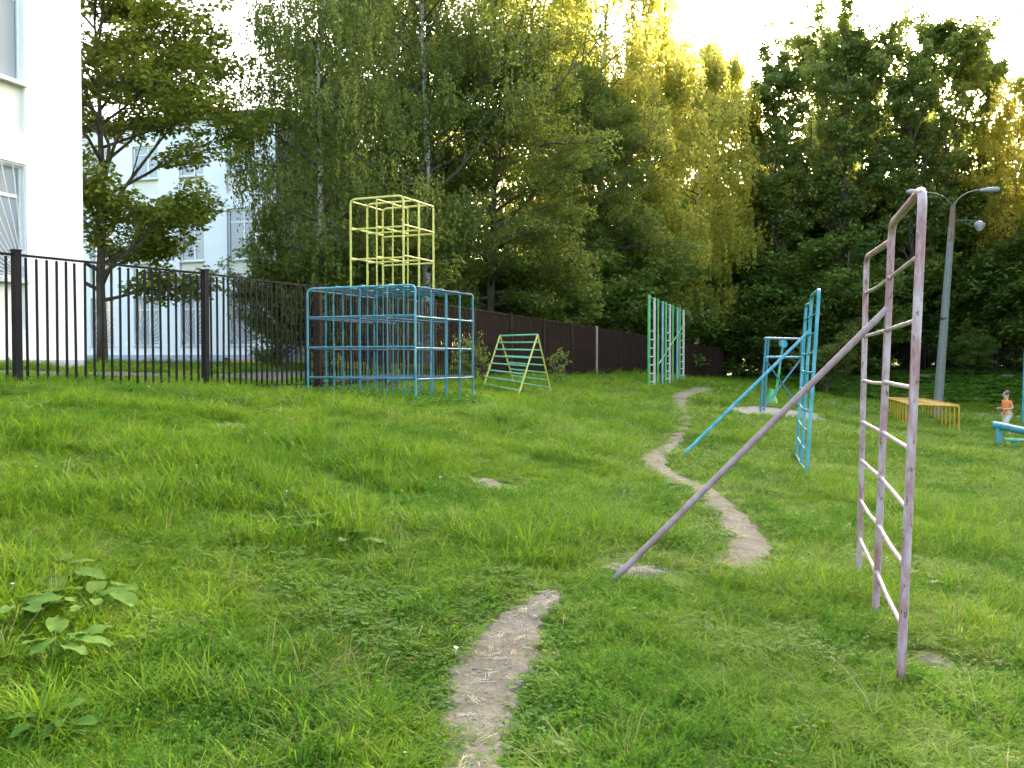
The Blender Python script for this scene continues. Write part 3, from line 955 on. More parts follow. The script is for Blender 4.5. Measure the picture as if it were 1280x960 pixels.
eb = Vector((-.957, .291, 0)); nb = Vector((-.291, -.957, 0))
C2 = Vector((-11.26, 35, 0)) + Vector((.957, -.291, 0)) * 2.62
w2 = thing('school_building', (-15, 38, 1.37), 'white three-storey school wing with narrow barred windows, farther back behind the maple', 'building', 'school building wings')
def along(px):   # distance from the right corner along the wall where a photo column meets it
    u = (px - 640) / F
    t = (C2.x - u * C2.y) / (u * eb.y - eb.x)
    return t
wins = [(320, 285), (256, 226), (199.5, 168), (143.5, 114)]
holes = []; wl = []
for r_, (dz) in enumerate((0, 3.24, 6.48)):
    for (pa_, pb_) in wins:
        a0, a1 = along(pa_), along(pb_)
        holes.append((a0, a1, (2.12 if r_ == 0 else 1.55) + dz if False else (2.12 if r_ == 0 else 4.62 - 3.24 + dz), min(4.06 + dz, 9.9)))
        wl.append((a0, a1, 2.14 + dz, 4.06 + dz, r_))
    a0 = along(114) + .9
    for k in range(3):
        holes.append((a0 + k * 1.9, a0 + k * 1.9 + 1.0, 2.14 + dz, min(4.06 + dz, 9.9))); wl.append((a0 + k * 1.9, a0 + k * 1.9 + 1.0, 2.14 + dz, 4.06 + dz, 9))
facade(w2, C2, eb, nb, 14.0, 1.80, 10.7, holes)
MB().add([C2 + eb * a + nb * d + Vector((0, 0, z)) for d in (-.4, .045) for a, z in ((0, .9), (14.0, .9), (14.0, 1.798), (0, 1.798))],
         [(3, 2, 1, 0), (4, 5, 6, 7), (0, 1, 5, 4), (1, 2, 6, 5), (2, 3, 7, 6), (3, 0, 4, 7)]).obj('plinth', M['plinth'], w2)
for a0, a1, z0, z1, r_ in wl:
    if z1 > 10: z1 = 9.9
    window(w2, C2 + eb * a0, eb, nb, a1 - a0, z0, z1, (.42,), .74, ('r' if r_ == 0 else None), 'blind', .16)
    if r_ in (1, 2):
        V = [C2 + eb * a + nb * d + Vector((0, 0, z)) for d in (-.3, -.08) for a, z in ((a0, z0 - .76), (a1, z0 - .76), (a1, z0 - .05), (a0, z0 - .05))]
        MB().add(V, [(3, 2, 1, 0), (4, 5, 6, 7), (0, 1, 5, 4), (1, 2, 6, 5), (2, 3, 7, 6), (3, 0, 4, 7)]).obj('parapet_panel', M['wall_cream'], w2)
inb = -nb
quadwall(w2, 'side_wall', M['wall'], C2 + inb * 10, C2 + inb * .352, .9, 10.7, -.3)
quadwall(w2, 'back_wall', M['wall'], C2 + eb * 14 + inb * 10, C2 + eb * .3 + inb * 10, .9, 10.7, .3)
for z in (1.3, 4.5, 7.75, 10.71):
    off = .3 if z > 10 else -.4
    q = [C2 + nb * off - eb * off, C2 + eb * 14 + nb * off, C2 + eb * 14 + inb * 9.8, C2 + inb * 9.8 - eb * off]
    MB().add([p + Vector((0, 0, z)) for p in q] + [p + Vector((0, 0, z + .14)) for p in q], [(0, 1, 2, 3), (7, 6, 5, 4), (0, 4, 5, 1), (1, 5, 6, 2), (2, 6, 7, 3), (3, 7, 4, 0)]).obj('roof' if z > 10 else 'floor_slab', M['concrete'], w2)
MB().box(tuple(C2 + eb * 4.5 + inb * 3 + Vector((0, 0, 11.4))), (.9, .7, 1.2), R(-17)).obj('chimney', M['roof'], w2)
# porch at the right corner
pc = C2 - eb * .65 + inb * .5
MB().box((pc.x, pc.y, 2.35), (1.25, 1.1, 2.4), R(-17)).obj('porch_door', M['door_grey'], w2)
MB().box((pc.x - .15, pc.y - .3, 3.62), (1.8, 1.9, .12), R(-17)).obj('porch_canopy', M['steel'], w2)
MB().tube([C2 + eb * 2.1 + nb * .05 + Vector((0, 0, 1.53)), C2 + eb * 2.1 + nb * .12 + Vector((0, 0, 1.53))], .16, 14).obj('vent', M['black'], w2)
# walk beside the building
def strip(name, pts, hw, m, dz=.03):
    V = []; Fc = []
    for i, p in enumerate(pts):
        a = Vector(pts[max(i - 1, 0)]); b = Vector(pts[min(i + 1, len(pts) - 1)])
        d = (b - a).normalized(); nn = Vector((-d.y, d.x))
        for q in range(7):
            s_ = q / 6 * 2 - 1
            x, y = p[0] + nn.x * hw * s_, p[1] + nn.y * hw * s_
            V.append((x, y, h(x, y) + dz))
    for i in range(len(pts) - 1):
        for q in range(6):
            a = i * 7 + q
            Fc.append((a, a + 1, a + 8, a + 7))
    return struct(link(name, mesh(name, V, Fc, m, True)))
pave_pts = [(-9.2 + .291 * k * 1.0, 6 + .957 * k * 1.0) for k in range(0, 14)] + [(-5.5 + .15 * k, 19.4 + 1.2 * k) for k in range(0, 12)]
PAVE = [np.array((p[0], p[1], .75)) for p in pave_pts]
strip('pavement', pave_pts, .75, M['asphalt'], .03)
pv2 = [(-14 + k * .95, 33 - k * .29) for k in range(12)]
strip('pavement', pv2, .8, M['asphalt'], .035)
ky = MB()
for k in range(7):
    x, y = -8.6 + k * .96, 29.6 - k * .25
    kb = MB().box((x, y, h(x, y) + .1), (.9, .14, .26), R(-15)).obj('kerb_stone', M['kerb_yellow'])
    tag(kb, '%s of the yellow painted kerb stones behind the fence, counted from the left' % ['first', 'second', 'third', 'fourth', 'fifth', 'sixth', 'seventh'][k], 'kerb stone', 'yellow painted kerb stones')

# ------------------------------------------------------------------ street lamps
def street_lamp(bx, by, lean, Ht, rb, rt, head_specs, label, crook=1):
    z = h(bx, by)
    t = thing('street_lamp', (bx, by, z), label, 'street lamp', 'street lamps')
    top = Vector((bx + lean, by, z + Ht))
    MB().tube([(bx, by, z - .2), top], [rb, rt], 8).obj('pole', M['concrete'], t)
    bp_ = Vector((bx + lean * .52, by, z + Ht * .52))
    MB().tube([bp_ - Vector((0, 0, .04)), bp_ + Vector((0, 0, .04))], rb * .82, 8).obj('strap', M['black'], t)
    MB().tube([top - Vector((.02, 0, .5)), top + Vector((.05, 0, .75))], [rt * 1.12, rt * .75], 10).obj('sleeve', M['bark_brown'], t)
    s0 = top + Vector((.05, 0, .7))
    for hx, hz in head_specs:
        e = s0 + Vector((hx, 0, hz))
        P = [s0]
        for k in range(1, 9):
            f = k / 8
            P.append(Vector((s0.x + hx * f ** 1.25, s0.y, s0.z + hz * (1 - (1 - f) ** 2.1))))
        MB().tube(P, .024, 8).obj('arm', M['steel'], t, smooth=True)
        sgn = 1 if hx > 0 else -1
        d = (P[-1] - P[-2]).normalized()
        h0 = P[-1]
        hd = MB(); 
        hd.tube([h0 - d * .05, h0 + d * .08, h0 + d * .22, h0 + d * .55, h0 + d * .66], [.04, .06, .085, .095, .03], 10)
        hd.obj('lamp_head', M['lamp_white'], t, smooth=True)
    return t, top
lx = (1171.5 - 640) / F * 32
lamp, ltop = street_lamp(lx, 32, .43, EYE + 165 / F * 32 - h(lx, 32), .17, .11,
                         [(-.95, .5), (.95, .58)], 'tall concrete street lamp with two curved arms, behind the yellow crawl frame')
am = ltop + Vector((.02, 0, .25))
ins = MB().tube([am, am + Vector((.95, .0, -.02))], .02, 6).obj('side_arm', M['steel'], lamp)
q = am + Vector((.95, 0, -.1))
MB().tube([q + Vector((0, 0, .08)), q, q - Vector((0, 0, .1)), q - Vector((0, 0, .28))], [.05, .15, .18, .07], 12).obj('shade', M['lamp_white'], lamp, smooth=True)
lx2 = (1057 - 640) / F * 57.5
lamp2, l2 = street_lamp(lx2, 57.5, .1, 6.9, .13, .09, [(1.3, .7)], 'distant concrete street lamp half hidden among the trees')

# ------------------------------------------------------------------ trees
def leaves_mesh(name, Cc, rad, nl, size, m, seed, droop=0.0, flat_=.7, tint_c=None, aspect=.55):
    """many small folded leaf faces round the cluster centres Cc (n,3); rad per cluster"""
    rg = np.random.default_rng(seed)
    nC = len(Cc)
    per = np.maximum(3, (nl * (rad ** 2) / (rad ** 2).sum()).astype(int))
    ci = np.repeat(np.arange(nC), per)
    n = len(ci)
    u = rg.normal(size=(n, 3)); u /= np.linalg.norm(u, axis=1, keepdims=True)
    rr = rad[ci] * rg.uniform(.25, 1.0, n) ** .6
    off = u * rr[:, None]
    off[:, 2] *= flat_
    P = Cc[ci] + off
    if droop > 0:      # hanging strands: leaves gather on vertical lines below the cluster
        ns = 7
        si = rg.integers(0, ns, n)
        so = rg.normal(size=(nC, ns, 2)) * .55
        sl = rg.uniform(.35, 1.0, (nC, ns)) * droop
        t = rg.uniform(0, 1, n)
        P[:, 0] = Cc[ci, 0] + so[ci, si, 0] * rad[ci] + rg.normal(size=n) * .05
        P[:, 1] = Cc[ci, 1] + so[ci, si, 1] * rad[ci] + rg.normal(size=n) * .05
        P[:, 2] = Cc[ci, 2] + .25 * rad[ci] - t * sl[ci, si] + rg.normal(size=n) * .05
    # orientation: normals mostly upward/outward, scattered
    nrm = rg.normal(size=(n, 3)) * .5 + np.array([0, 0, 1.0 if droop == 0 else .5]) + off / np.maximum(rad[ci][:, None], .01) * .5
    nrm /= np.linalg.norm(nrm, axis=1, keepdims=True)
    a = rg.normal(size=(n, 3)); a[:, 2] -= (.5 + 2 * (droop > 0))
    a -= (a * nrm).sum(1, keepdims=True) * nrm
    a /= np.linalg.norm(a, axis=1, keepdims=True)
    b = np.cross(nrm, a)
    s = size * rg.uniform(.6, 1.35, n)[:, None]
    v0 = P - a * s * .55
    v1 = P + b * s * aspect * .5 + nrm * s * .08
    v2 = P + a * s * .55 - nrm * s * .12
    v3 = P - b * s * aspect * .5 + nrm * s * .08
    V = np.stack([v0, v1, v2, v3], 1).reshape(-1, 3)
    Q = np.arange(n * 4).reshape(n, 4)
    tc = rg.uniform(0, 1, nC) if tint_c is None else tint_c
    tint = np.clip(.08 + .72 * tc[ci] + rg.normal(size=n) * .14, 0, 1)
    return np_mesh(name, V, Q, m, np.repeat(tint, 4))

def make_tree_meshes(kind, seed):
    K = TREE[kind]
    rg = random.Random(seed)
    Ht, base, rt = K['H'], K['base'], K['r']
    tr = MB(); lb = MB()
    n = 9
    wob = [Vector((0, 0, 0))]
    dx, dy = rg.uniform(-.02, .02), rg.uniform(-.02, .02)
    stems = K.get('stems', 1)
    centers = []; rads = []
    for st in range(stems):
        sx, sy = (0, 0) if stems == 1 else (rg.uniform(-.4, .4), rg.uniform(-.4, .4))
        lean = Vector((rg.uniform(-1, 1), rg.uniform(-1, 1), 0)) * (K.get('lean', .03) * Ht)
        T = [Vector((sx, sy, -.3))]
        for k in range(1, n + 1):
            f = k / n
            T.append(Vector((sx, sy, 0)) + lean * f ** 1.4 + Vector((rg.uniform(-1, 1), rg.uniform(-1, 1), 0)) * .012 * Ht * f + Vector((0, 0, Ht * f * (1 if st == 0 else rg.uniform(.75, .95)))))
        rs = [rt * (1.25 if k == 0 else max(.06, (1 - k / n) ** .8)) / (stems ** .5) for k in range(n + 1)]
        tr.tube(T, rs, 8)
        def trunk(f):
            g_ = f * n; i = min(int(g_), n - 1)
            return T[i].lerp(T[i + 1], g_ - i)
        nL = K['limbs'] // stems
        for i in range(nL):
            f = base + (.985 - base) * ((i + rg.random()) / nL)
            s0 = trunk(f)
            az = i * 2.39996 + rg.uniform(-.5, .5) + st
            g_ = (f - base) / (1 - base)
            Rm = K['R'] * K['shape'](g_) * rg.uniform(.7, 1.12)
            el = R(K['up'] * (1 - .3 * g_) + rg.uniform(-22, 22)) + (R(25) * g_ if not K.get('cone') else 0)
            d = Vector((math.cos(az) * math.cos(el), math.sin(az) * math.cos(el), math.sin(el)))
            Lm = Rm / max(math.cos(el), .35)
            P = [s0]
            sag = K.get('sag', 0)
            for k in range(1, 5):
                q = k / 4
                P.append(s0 + d * Lm * q + Vector((rg.uniform(-1, 1), rg.uniform(-1, 1), rg.uniform(-.6, .6))) * Lm * .05 - Vector((0, 0, sag * Lm * q * q)))
            r0 = rt * .36 * (1 - f) ** .5 + .02
            lb.tube(P, [r0 * (1 - k / 4.6) for k in range(5)], 5)
            def limb(q):
                g2 = q * 4; ii = min(int(g2), 3)
                return P[ii].lerp(P[ii + 1], g2 - ii)
            nS = K['subs']
            for j in range(nS):
                q = .22 + .78 * (j + rg.random() * .8) / nS
                a_ = limb(q)
                side = Vector((-d.y, d.x, 0)) * (1 if j % 2 else -1)
                sd = (d * .6 + side * rg.uniform(.3, 1.1) + Vector((0, 0, rg.uniform(-.3, .5)))).normalized()
                sl = Lm * (.42 - .18 * q) * rg.uniform(.6, 1.2) + .2
                e = a_ + sd * sl - Vector((0, 0, sag * sl * .5))
                m_ = a_.lerp(e, .5) + Vector((0, 0, .06 * sl))
                lb.tube([a_, m_, e], [r0 * .38, r0 * .26, .008], 3, caps=False)
                for (pp, w) in ((m_, .85), (e, 1.0)):
                    centers.append(pp); rads.append(K['cl'] * rg.uniform(.6, 1.2) * w)
            centers.append(P[-1]); rads.append(K['cl'] * rg.uniform(.7, 1.2))
        centers.append(T[-1]); rads.append(K['cl'])
    Cc = np.array([tuple(c) for c in centers]); ra = np.array(rads)
    tm = mesh('trunk', tr.V, tr.F, M[K['bark']], True)
    cm = leaves_mesh('crown', Cc, ra, K['n'], K['size'], M[K['leaf']], seed, K.get('droop', 0), K.get('flat', .7), aspect=K.get('aspect', .6))
    lm = mesh('limbs', lb.V, lb.F, M['bark'], True)
    return tm, cm, lm

egg = lambda g: (1 - g ** 1.8) ** .6 * (.55 + .45 * min(1, g * 3.5)) + .05
tall = lambda g: (.55 + .45 * math.sin(min(g * 1.5, 1) * math.pi / 2)) * (1 - g ** 2.4) ** .7 + .06
TREE = {
    'maple': dict(H=12.5, base=.15, r=.14, R=4.1, limbs=40, subs=8, up=34, cl=.58, n=72000, size=.14, leaf='leaf_maple', bark='bark', shape=egg, aspect=.8, flat=.75, sag=.12),
    'birch': dict(H=17, base=.14, r=.17, R=4.0, limbs=56, subs=7, up=30, cl=.6, n=80000, size=.125, leaf='leaf_birch', bark='birch', shape=egg, droop=1.7, sag=.35, flat=.8),
    'birch_b': dict(H=20, base=.16, r=.2, R=4.3, limbs=58, subs=7, up=34, cl=.65, n=70000, size=.14, leaf='leaf_birch', bark='birch', shape=egg, droop=1.4, sag=.3, flat=.8),
    'dense': dict(H=12.8, base=.17, r=.2, R=4.6, limbs=66, subs=8, up=24, cl=.64, n=84000, size=.13, leaf='leaf_dense', bark='bark', shape=egg, flat=.55, sag=.1),
    'dense_b': dict(H=14.5, base=.08, r=.2, R=4.2, limbs=50, subs=6, up=22, cl=.6, n=46000, size=.16, leaf='leaf_dense', bark='bark', shape=egg, flat=.6, sag=.15),
    'gold': dict(H=18, base=.16, r=.16, R=3.4, limbs=44, subs=6, up=30, cl=.5, n=42000, size=.18, leaf='leaf_sun_tint', bark='birch', shape=egg, droop=2.0, sag=.35),
    'gold_b': dict(H=21, base=.18, r=.18, R=3.6, limbs=46, subs=6, up=34, cl=.7, n=38000, size=.19, leaf='leaf_sun_tint', bark='birch', shape=tall, droop=1.5, sag=.25),
    'poplar': dict(H=22.5, base=.16, r=.24, R=3.2, limbs=44, subs=8, up=48, cl=.52, n=36000, size=.25, leaf='leaf_dark', bark='bark', shape=tall, flat=.75),
    'poplar_b': dict(H=21.0, base=.22, r=.22, R=2.9, limbs=34, subs=8, up=54, cl=.5, n=28000, size=.25, leaf='leaf_dark', bark='bark_brown', shape=tall, flat=.8, lean=.05),
    'bush': dict(H=4.2, base=.04, r=.09, R=2.3, limbs=30, subs=6, up=35, cl=.46, n=17000, size=.15, leaf='leaf_bush', bark='bark', shape=egg, stems=3, lean=.12, flat=.7),
    'bush_b': dict(H=3.4, base=.04, r=.08, R=2.0, limbs=24, subs=5, up=42, cl=.42, n=12000, size=.13, leaf='leaf_dense', bark='bark', shape=egg, stems=2, lean=.15, flat=.7),
    'sapling': dict(H=1.15, base=.1, r=.012, R=.32, limbs=14, subs=2, up=40, cl=.10, n=420, size=.11, leaf='leaf_bush', bark='bark', shape=egg, stems=2, lean=.1),
}
MESHES = {k: make_tree_meshes(k, i * 13 + 5) for i, k in enumerate(TREE)}
def tree(kind, px, D, top=None, label='', name='tree', group=None, rz=None, X=None, wide=1.0, cat='tree'):
    """top: photo row of the crown tip at that depth"""
    x = (px - 640) / F * D if X is None else X
    z = h(x, D)
    s = 1.0
    if top is not None:
        s = (EYE + (450 - top) / F * D - z) / (TREE[kind]['H'] + TREE[kind]['cl'] * .6)
    t = thing(name, (x, D, z), label, cat, group, random.uniform(0, 6.28) if rz is None else rz)
    t.scale = (s * wide, s * wide, s)
    tm, cm, lm = MESHES[kind]
    link('trunk', tm, t); link('crown', cm, t); link('limbs', lm, t)
    return t
G1 = 'big trees behind the picket fence'
tree('maple', 128, 22.8, -60, 'maple with yellow-green crown beside the corner of the white school wing', 'maple_tree', G1, rz=1.0, wide=1.12)
tree('birch', 398, 25.5, -130, 'drooping birch left of the yellow tower, its strands hanging beside the far school wing', 'birch_tree', G1, rz=2.0, wide=.84)
tree('birch_b', 535, 30, -150, 'tall pale-trunked birch rising above the yellow tower', 'birch_tree', G1, rz=.4)
tree('birch_b', 492, 39, -60, 'second birch just behind the tall pale-trunked one, filling the gap left of it', 'birch_tree', G1, rz=2.6, wide=1.15)
tree('dense', 612, 34, 52, 'broad dense green tree right of the yellow tower, branches down to the fence', 'broadleaf_tree', G1, rz=.7, wide=1.02)
tree('dense_b', 440, 34, 30, 'dark bushy tree between the two tall birches', 'broadleaf_tree', G1, rz=3.0)
tree('dense', 742, 44, 112, 'rounded dense green tree behind the middle of the brown fence', 'broadleaf_tree', G1, rz=4.0, wide=.8)
G2 = 'golden birches lit by the low sun'
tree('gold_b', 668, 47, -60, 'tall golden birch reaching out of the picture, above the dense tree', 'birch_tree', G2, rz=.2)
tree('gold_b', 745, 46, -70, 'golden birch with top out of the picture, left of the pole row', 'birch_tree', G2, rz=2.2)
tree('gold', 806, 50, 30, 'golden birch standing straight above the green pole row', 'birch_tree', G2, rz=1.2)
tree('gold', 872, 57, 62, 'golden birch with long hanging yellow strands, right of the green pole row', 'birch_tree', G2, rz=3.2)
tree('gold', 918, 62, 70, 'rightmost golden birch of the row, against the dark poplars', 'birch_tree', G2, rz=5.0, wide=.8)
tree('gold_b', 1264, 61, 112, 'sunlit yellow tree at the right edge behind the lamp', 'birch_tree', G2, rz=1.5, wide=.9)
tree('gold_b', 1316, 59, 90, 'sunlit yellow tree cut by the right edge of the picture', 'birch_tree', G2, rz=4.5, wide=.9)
rgw = np.random.default_rng(77)
nW = 1500
Cw = np.column_stack([rgw.uniform(-25, 105, nW), rgw.uniform(92, 106, nW), -1 + 9 * rgw.uniform(0, 1, nW) ** 1.5])
Cw[:, 2] += H(Cw[:, 0], Cw[:, 1])
o = link('distant_wood', leaves_mesh('distant_wood', Cw, rgw.uniform(1.2, 2.2, nW), 75000, .5, M['leaf_bush'], 78)); o['kind'] = 'stuff'
G3 = 'dark poplars at the edge of the wood'
for k, (px, D, top, kd, rz, wd, lb) in enumerate([
    (968, 60, 92, 'poplar', .3, .9, 'dark poplar right behind the golden birches, leftmost of the dark row'),
    (1012, 66, 60, 'poplar_b', 1.1, 1.0, 'dark poplar above the top of the blue ladder'),
    (1052, 60, 48, 'poplar', 2.2, .9, 'dark poplar with a high tip left of the pink ladder'),
    (1098, 64, 66, 'poplar_b', 3.3, 1.05, 'dark poplar behind the far post of the pink ladder'),
    (1140, 59, 92, 'poplar', 4.1, .85, 'dark poplar behind the top of the pink ladder'),
    (1183, 63, 52, 'poplar_b', 5.2, 1.1, 'dark poplar rising directly above the street lamp'),
    (1218, 66, 78, 'poplar', .9, .8, 'dark poplar right of the street lamp, last before the yellow trees')]):
    tree(kd, px, D, top, lb, 'poplar_tree', G3, rz, None, wd)
G4 = 'trees deeper in the wood'
deep = [(560, 62, 60, 'gold_b', 'deep golden tree showing between the birch and the dense tree'), (700, 66, 30, 'gold', 'deep golden tree left of the pole row'),
        (830, 72, 70, 'gold_b', 'deep tree behind the gap over the pole row'), (1030, 84, 140, 'poplar', 'deep wood tree behind the blue ladder'),
        (1090, 90, 150, 'poplar_b', 'deep wood tree behind the pink ladder'), (1160, 88, 165, 'poplar', 'deep wood tree left of the lamp pole'), (950, 88, 190, 'poplar', 'deep wood tree behind the rightmost golden birch'),
        (1205, 94, 170, 'gold_b', 'deep golden tree under the lamp head')]
for k, (px, D, top, kd, lb) in enumerate(deep):
    tree(kd, px, D, top, lb, 'wood_tree', G4, k * 1.1)
# wood carried past the right edge: unseen trees, placed tall to block the sun
G5 = 'unseen trees added beyond the right edge to block the sun'
for k in range(2, 15):
    az = 31 + k * 3.4
    D = 62 + (k % 3) * 7
    x = 0
    yy = 62 + (k % 2) * 9 - k * 1.6
    tree(['poplar', 'poplar_b', 'gold_b'][k % 3], 0, yy, -10, 'unseen tree of the wood outside the right edge, added for shade', 'wood_tree', G5, k * .9, X=38 + k * 5.2)
for k, (x, yy) in enumerate([q for q in [(27, 42), (33, 47), (31, 36), (37, 41), (29, 30), (36, 33), (42, 37), (31, 24), (38, 26), (44, 30), (32, 17), (40, 19), (47, 22), (34, 9), (42, 11), (40, 2), (48, 4), (38, 52), (44, 46), (37, 30), (46, 38)] if (q[0] - 6.0) / q[1] > .575]):
    tree(['poplar', 'poplar_b', 'poplar'][k % 3], 0, yy, -200, 'unseen tree of the wood outside the right edge, added for shade', 'wood_tree', G5, k * .9, X=x, wide=1.6)
# understory
G6 = 'bushes along the foot of the wood'
bushes = [(930, 61, 345, 'bush'), (962, 57, 370, 'bush'), (1000, 59, 318, 'bush'), (1035, 56, 372, 'bush_b'), (1062, 56.6, 352, 'bush'), (1100, 62, 345, 'bush'),
          (1140, 63, 300, 'bush'), (1180, 62, 350, 'bush'), (1215, 64, 330, 'bush'), (1250, 60, 352, 'bush'), (1285, 62, 320, 'bush'), (1315, 58, 350, 'bush'),
          (890, 64, 330, 'bush'), (850, 60, 345, 'bush'), (800, 52, 330, 'bush'), (760, 47, 320, 'bush'), (715, 42, 330, 'bush'), (665, 36, 330, 'bush'),
          (1080, 72, 250, 'bush'), (1000, 74, 240, 'bush'), (930, 72, 250, 'bush'), (1150, 74, 250, 'bush'), (1225, 76, 255, 'bush'),
          (505, 42, 330, 'bush'), (548, 45, 325, 'bush'), (590, 47, 330, 'bush'), (470, 40, 325, 'bush'), (1050, 66, 300, 'bush'), (1110, 70, 330, 'bush'), (1165, 70, 330, 'bush'), (1200, 72, 330, 'bush'), (1255, 70, 330, 'bush'), (1290, 74, 320, 'bush'), (1080, 80, 340, 'bush'), (1135, 82, 340, 'bush'), (1185, 84, 340, 'bush'), (1235, 84, 340, 'bush'), (1330, 74, 300, 'bush')]
near_what = ['under the golden birch end of the row', 'behind the blue frame on the pad', 'behind the left part of the blue ladder', 'just right of the blue ladder foot', 'between the two ladders',
    'behind the pink ladder, left half', 'behind the pink ladder top', 'directly behind the street lamp pole', 'right of the lamp pole', 'above the running boy', 'at the right edge of the wood', 'beyond the right edge',
    'behind the end of the brown fence', 'behind the pole row, right side', 'behind the pole row, left side', 'over the brown fence left of the poles', 'over the brown fence, middle', 'behind the A-shaped climber',
    'tall, deep behind the pink ladder', 'tall, deep behind the blue ladder', 'tall, deep under the golden birches', 'tall, deep left of the lamp', 'tall, deep at the right edge',
 'seen through the right half of the blue cage', 'seen at the right corner of the blue cage', 'seen between the cage and the A-shaped climber', 'seen through the middle of the blue cage',
    'in the second line behind the left bay of the pink ladder', 'in the second line at the pink ladder top', 'in the second line just left of the lamp', 'in the second line just right of the lamp', 'in the second line above the beam', 'in the second line at the edge',
    'farthest, behind the pink ladder', 'farthest, left of the lamp pole', 'farthest, at the lamp pole', 'farthest, above the boy', 'tall, beyond the right edge']
for k, ((px, D, top, kd), nw) in enumerate(zip(bushes, near_what)):
    tree(kd, px, D, top, 'dark green bush ' + nw, 'bush', G6, k * .7, None, 1.25, 'bush')
tree('bush_b', 1032, 47, 438, 'light green low bush at the crest of the lawn beside the blue ladder', 'bush', None, 1.0, None, 1.3, 'bush')
tree('bush', 1215, 55.5, 425, 'yellow-green bush spilling down the bank behind the boy', 'bush', None, 1.7, None, 1.2, 'bush')
tree('bush_b', 480, 27, 300, 'shrub behind the fence seen through the blue cage', 'bush', None, 2.7, None, 1.2, 'bush')
tree('bush', 357, 26, 335, 'dark bush behind the fence at the right corner of the far school wing', 'bush', None, 2.2, None, .9, 'bush')
tree('bush_b', 395, 25, 340, 'shrub behind the fence at the left side of the blue cage', 'bush', None, .7, None, 1.2, 'bush')
G7 = 'saplings by the climbing frames'
for px, D, top, lb in ((412, 17.0, 433, 'thin leafy sapling inside the left side of the blue cage'), (598, 22.3, 425, 'leafy sapling between the blue cage and the A-shaped climber'),
                       (603, 22.8, 440, 'shorter sapling left behind the A-shaped climber'), (697, 24, 442, 'sapling right of the A-shaped climber'), (492, 18.2, 462, 'low weed bush inside the blue cage')):
    tree('sapling', px, D, top, lb, 'sapling', G7, D, None, .85, 'sapling')

# ------------------------------------------------------------------ lawn
def blades(nb, L, W, spread, bend, seed, fan=.5):
    """tuft of curved tapering blades, one mesh"""
    rg = np.random.default_rng(seed)
    V = []; Fc = []; T = []
    for i in range(nb):
        a = rg.uniform(0, 6.283); r = spread * rg.uniform(0, 1) ** .6
        b = np.array([r * math.cos(a), r * math.sin(a), -.012])
        hd = rg.uniform(0, 6.283); dirv = np.array([math.cos(hd), math.sin(hd), 0])
        l = L * rg.uniform(.45, 1.15); w = W * rg.uniform(.7, 1.3); bd = bend * rg.uniform(.3, 1.5); tl = fan * rg.uniform(0, 1)
        side = np.array([-dirv[1], dirv[0], 0])
        t = rg.uniform(0, 1)
        k0 = len(V)
        for s_, ww_ in ((0, .8), (.35, 1.0), (.7, .75)):
            c = b + dirv * l * (tl * s_ + bd * s_ * s_) + np.array([0, 0, l * (s_ - .35 * bd * s_ * s_)])
            V += [c - side * w * ww_ / 2, c + side * w * ww_ / 2]
        V.append(b + dirv * l * (tl + bd) + np.array([0, 0, l * (1 - .38 * bd - .12 * bd * bd)]))
        Fc += [(k0, k0 + 1, k0 + 3, k0 + 2), (k0 + 2, k0 + 3, k0 + 5, k0 + 4), (k0 + 4, k0 + 5, k0 + 6)]
        T += [t] * 7
    return V, Fc, T
def sprigs(n, L, leafs, seed, lw=.014):
    rg = np.random.default_rng(seed)
    V = []; Fc = []; T = []
    for i in range(n):
        a = rg.uniform(0, 6.283); tl = rg.uniform(.1, .9)
        d = np.array([math.cos(a) * tl, math.sin(a) * tl, 1]); d /= np.linalg.norm(d)
        b = np.array([rg.normal() * .03, rg.normal() * .03, 0])
        l = L * rg.uniform(.5, 1.1); t = rg.uniform(0, 1)
        for q in range(leafs):
            p = b + d * l * (.2 + .8 * q / leafs)
            u = rg.normal(size=3); u[2] = abs(u[2]) * .6; u /= np.linalg.norm(u)
            s_ = np.cross(u, rg.normal(size=3)); s_ /= np.linalg.norm(s_) + 1e-6
            ll = lw * rg.uniform(1.2, 2.4); k0 = len(V)
            V += [p, p + u * ll * .5 + s_ * ll * .3, p + u * ll, p + u * ll * .5 - s_ * ll * .3]
            Fc.append((k0, k0 + 1, k0 + 2, k0 + 3)); T += [t] * 4
    return V, Fc, T
def proto(name, data, m):
    V, Fc, T = data
    me = mesh(name, V, Fc, m)
    a = me.attributes.new("tint", 'FLOAT', 'POINT'); a.data.foreach_set("value", np.array(T, np.float32))
    return bpy.data.objects.new(name, me)
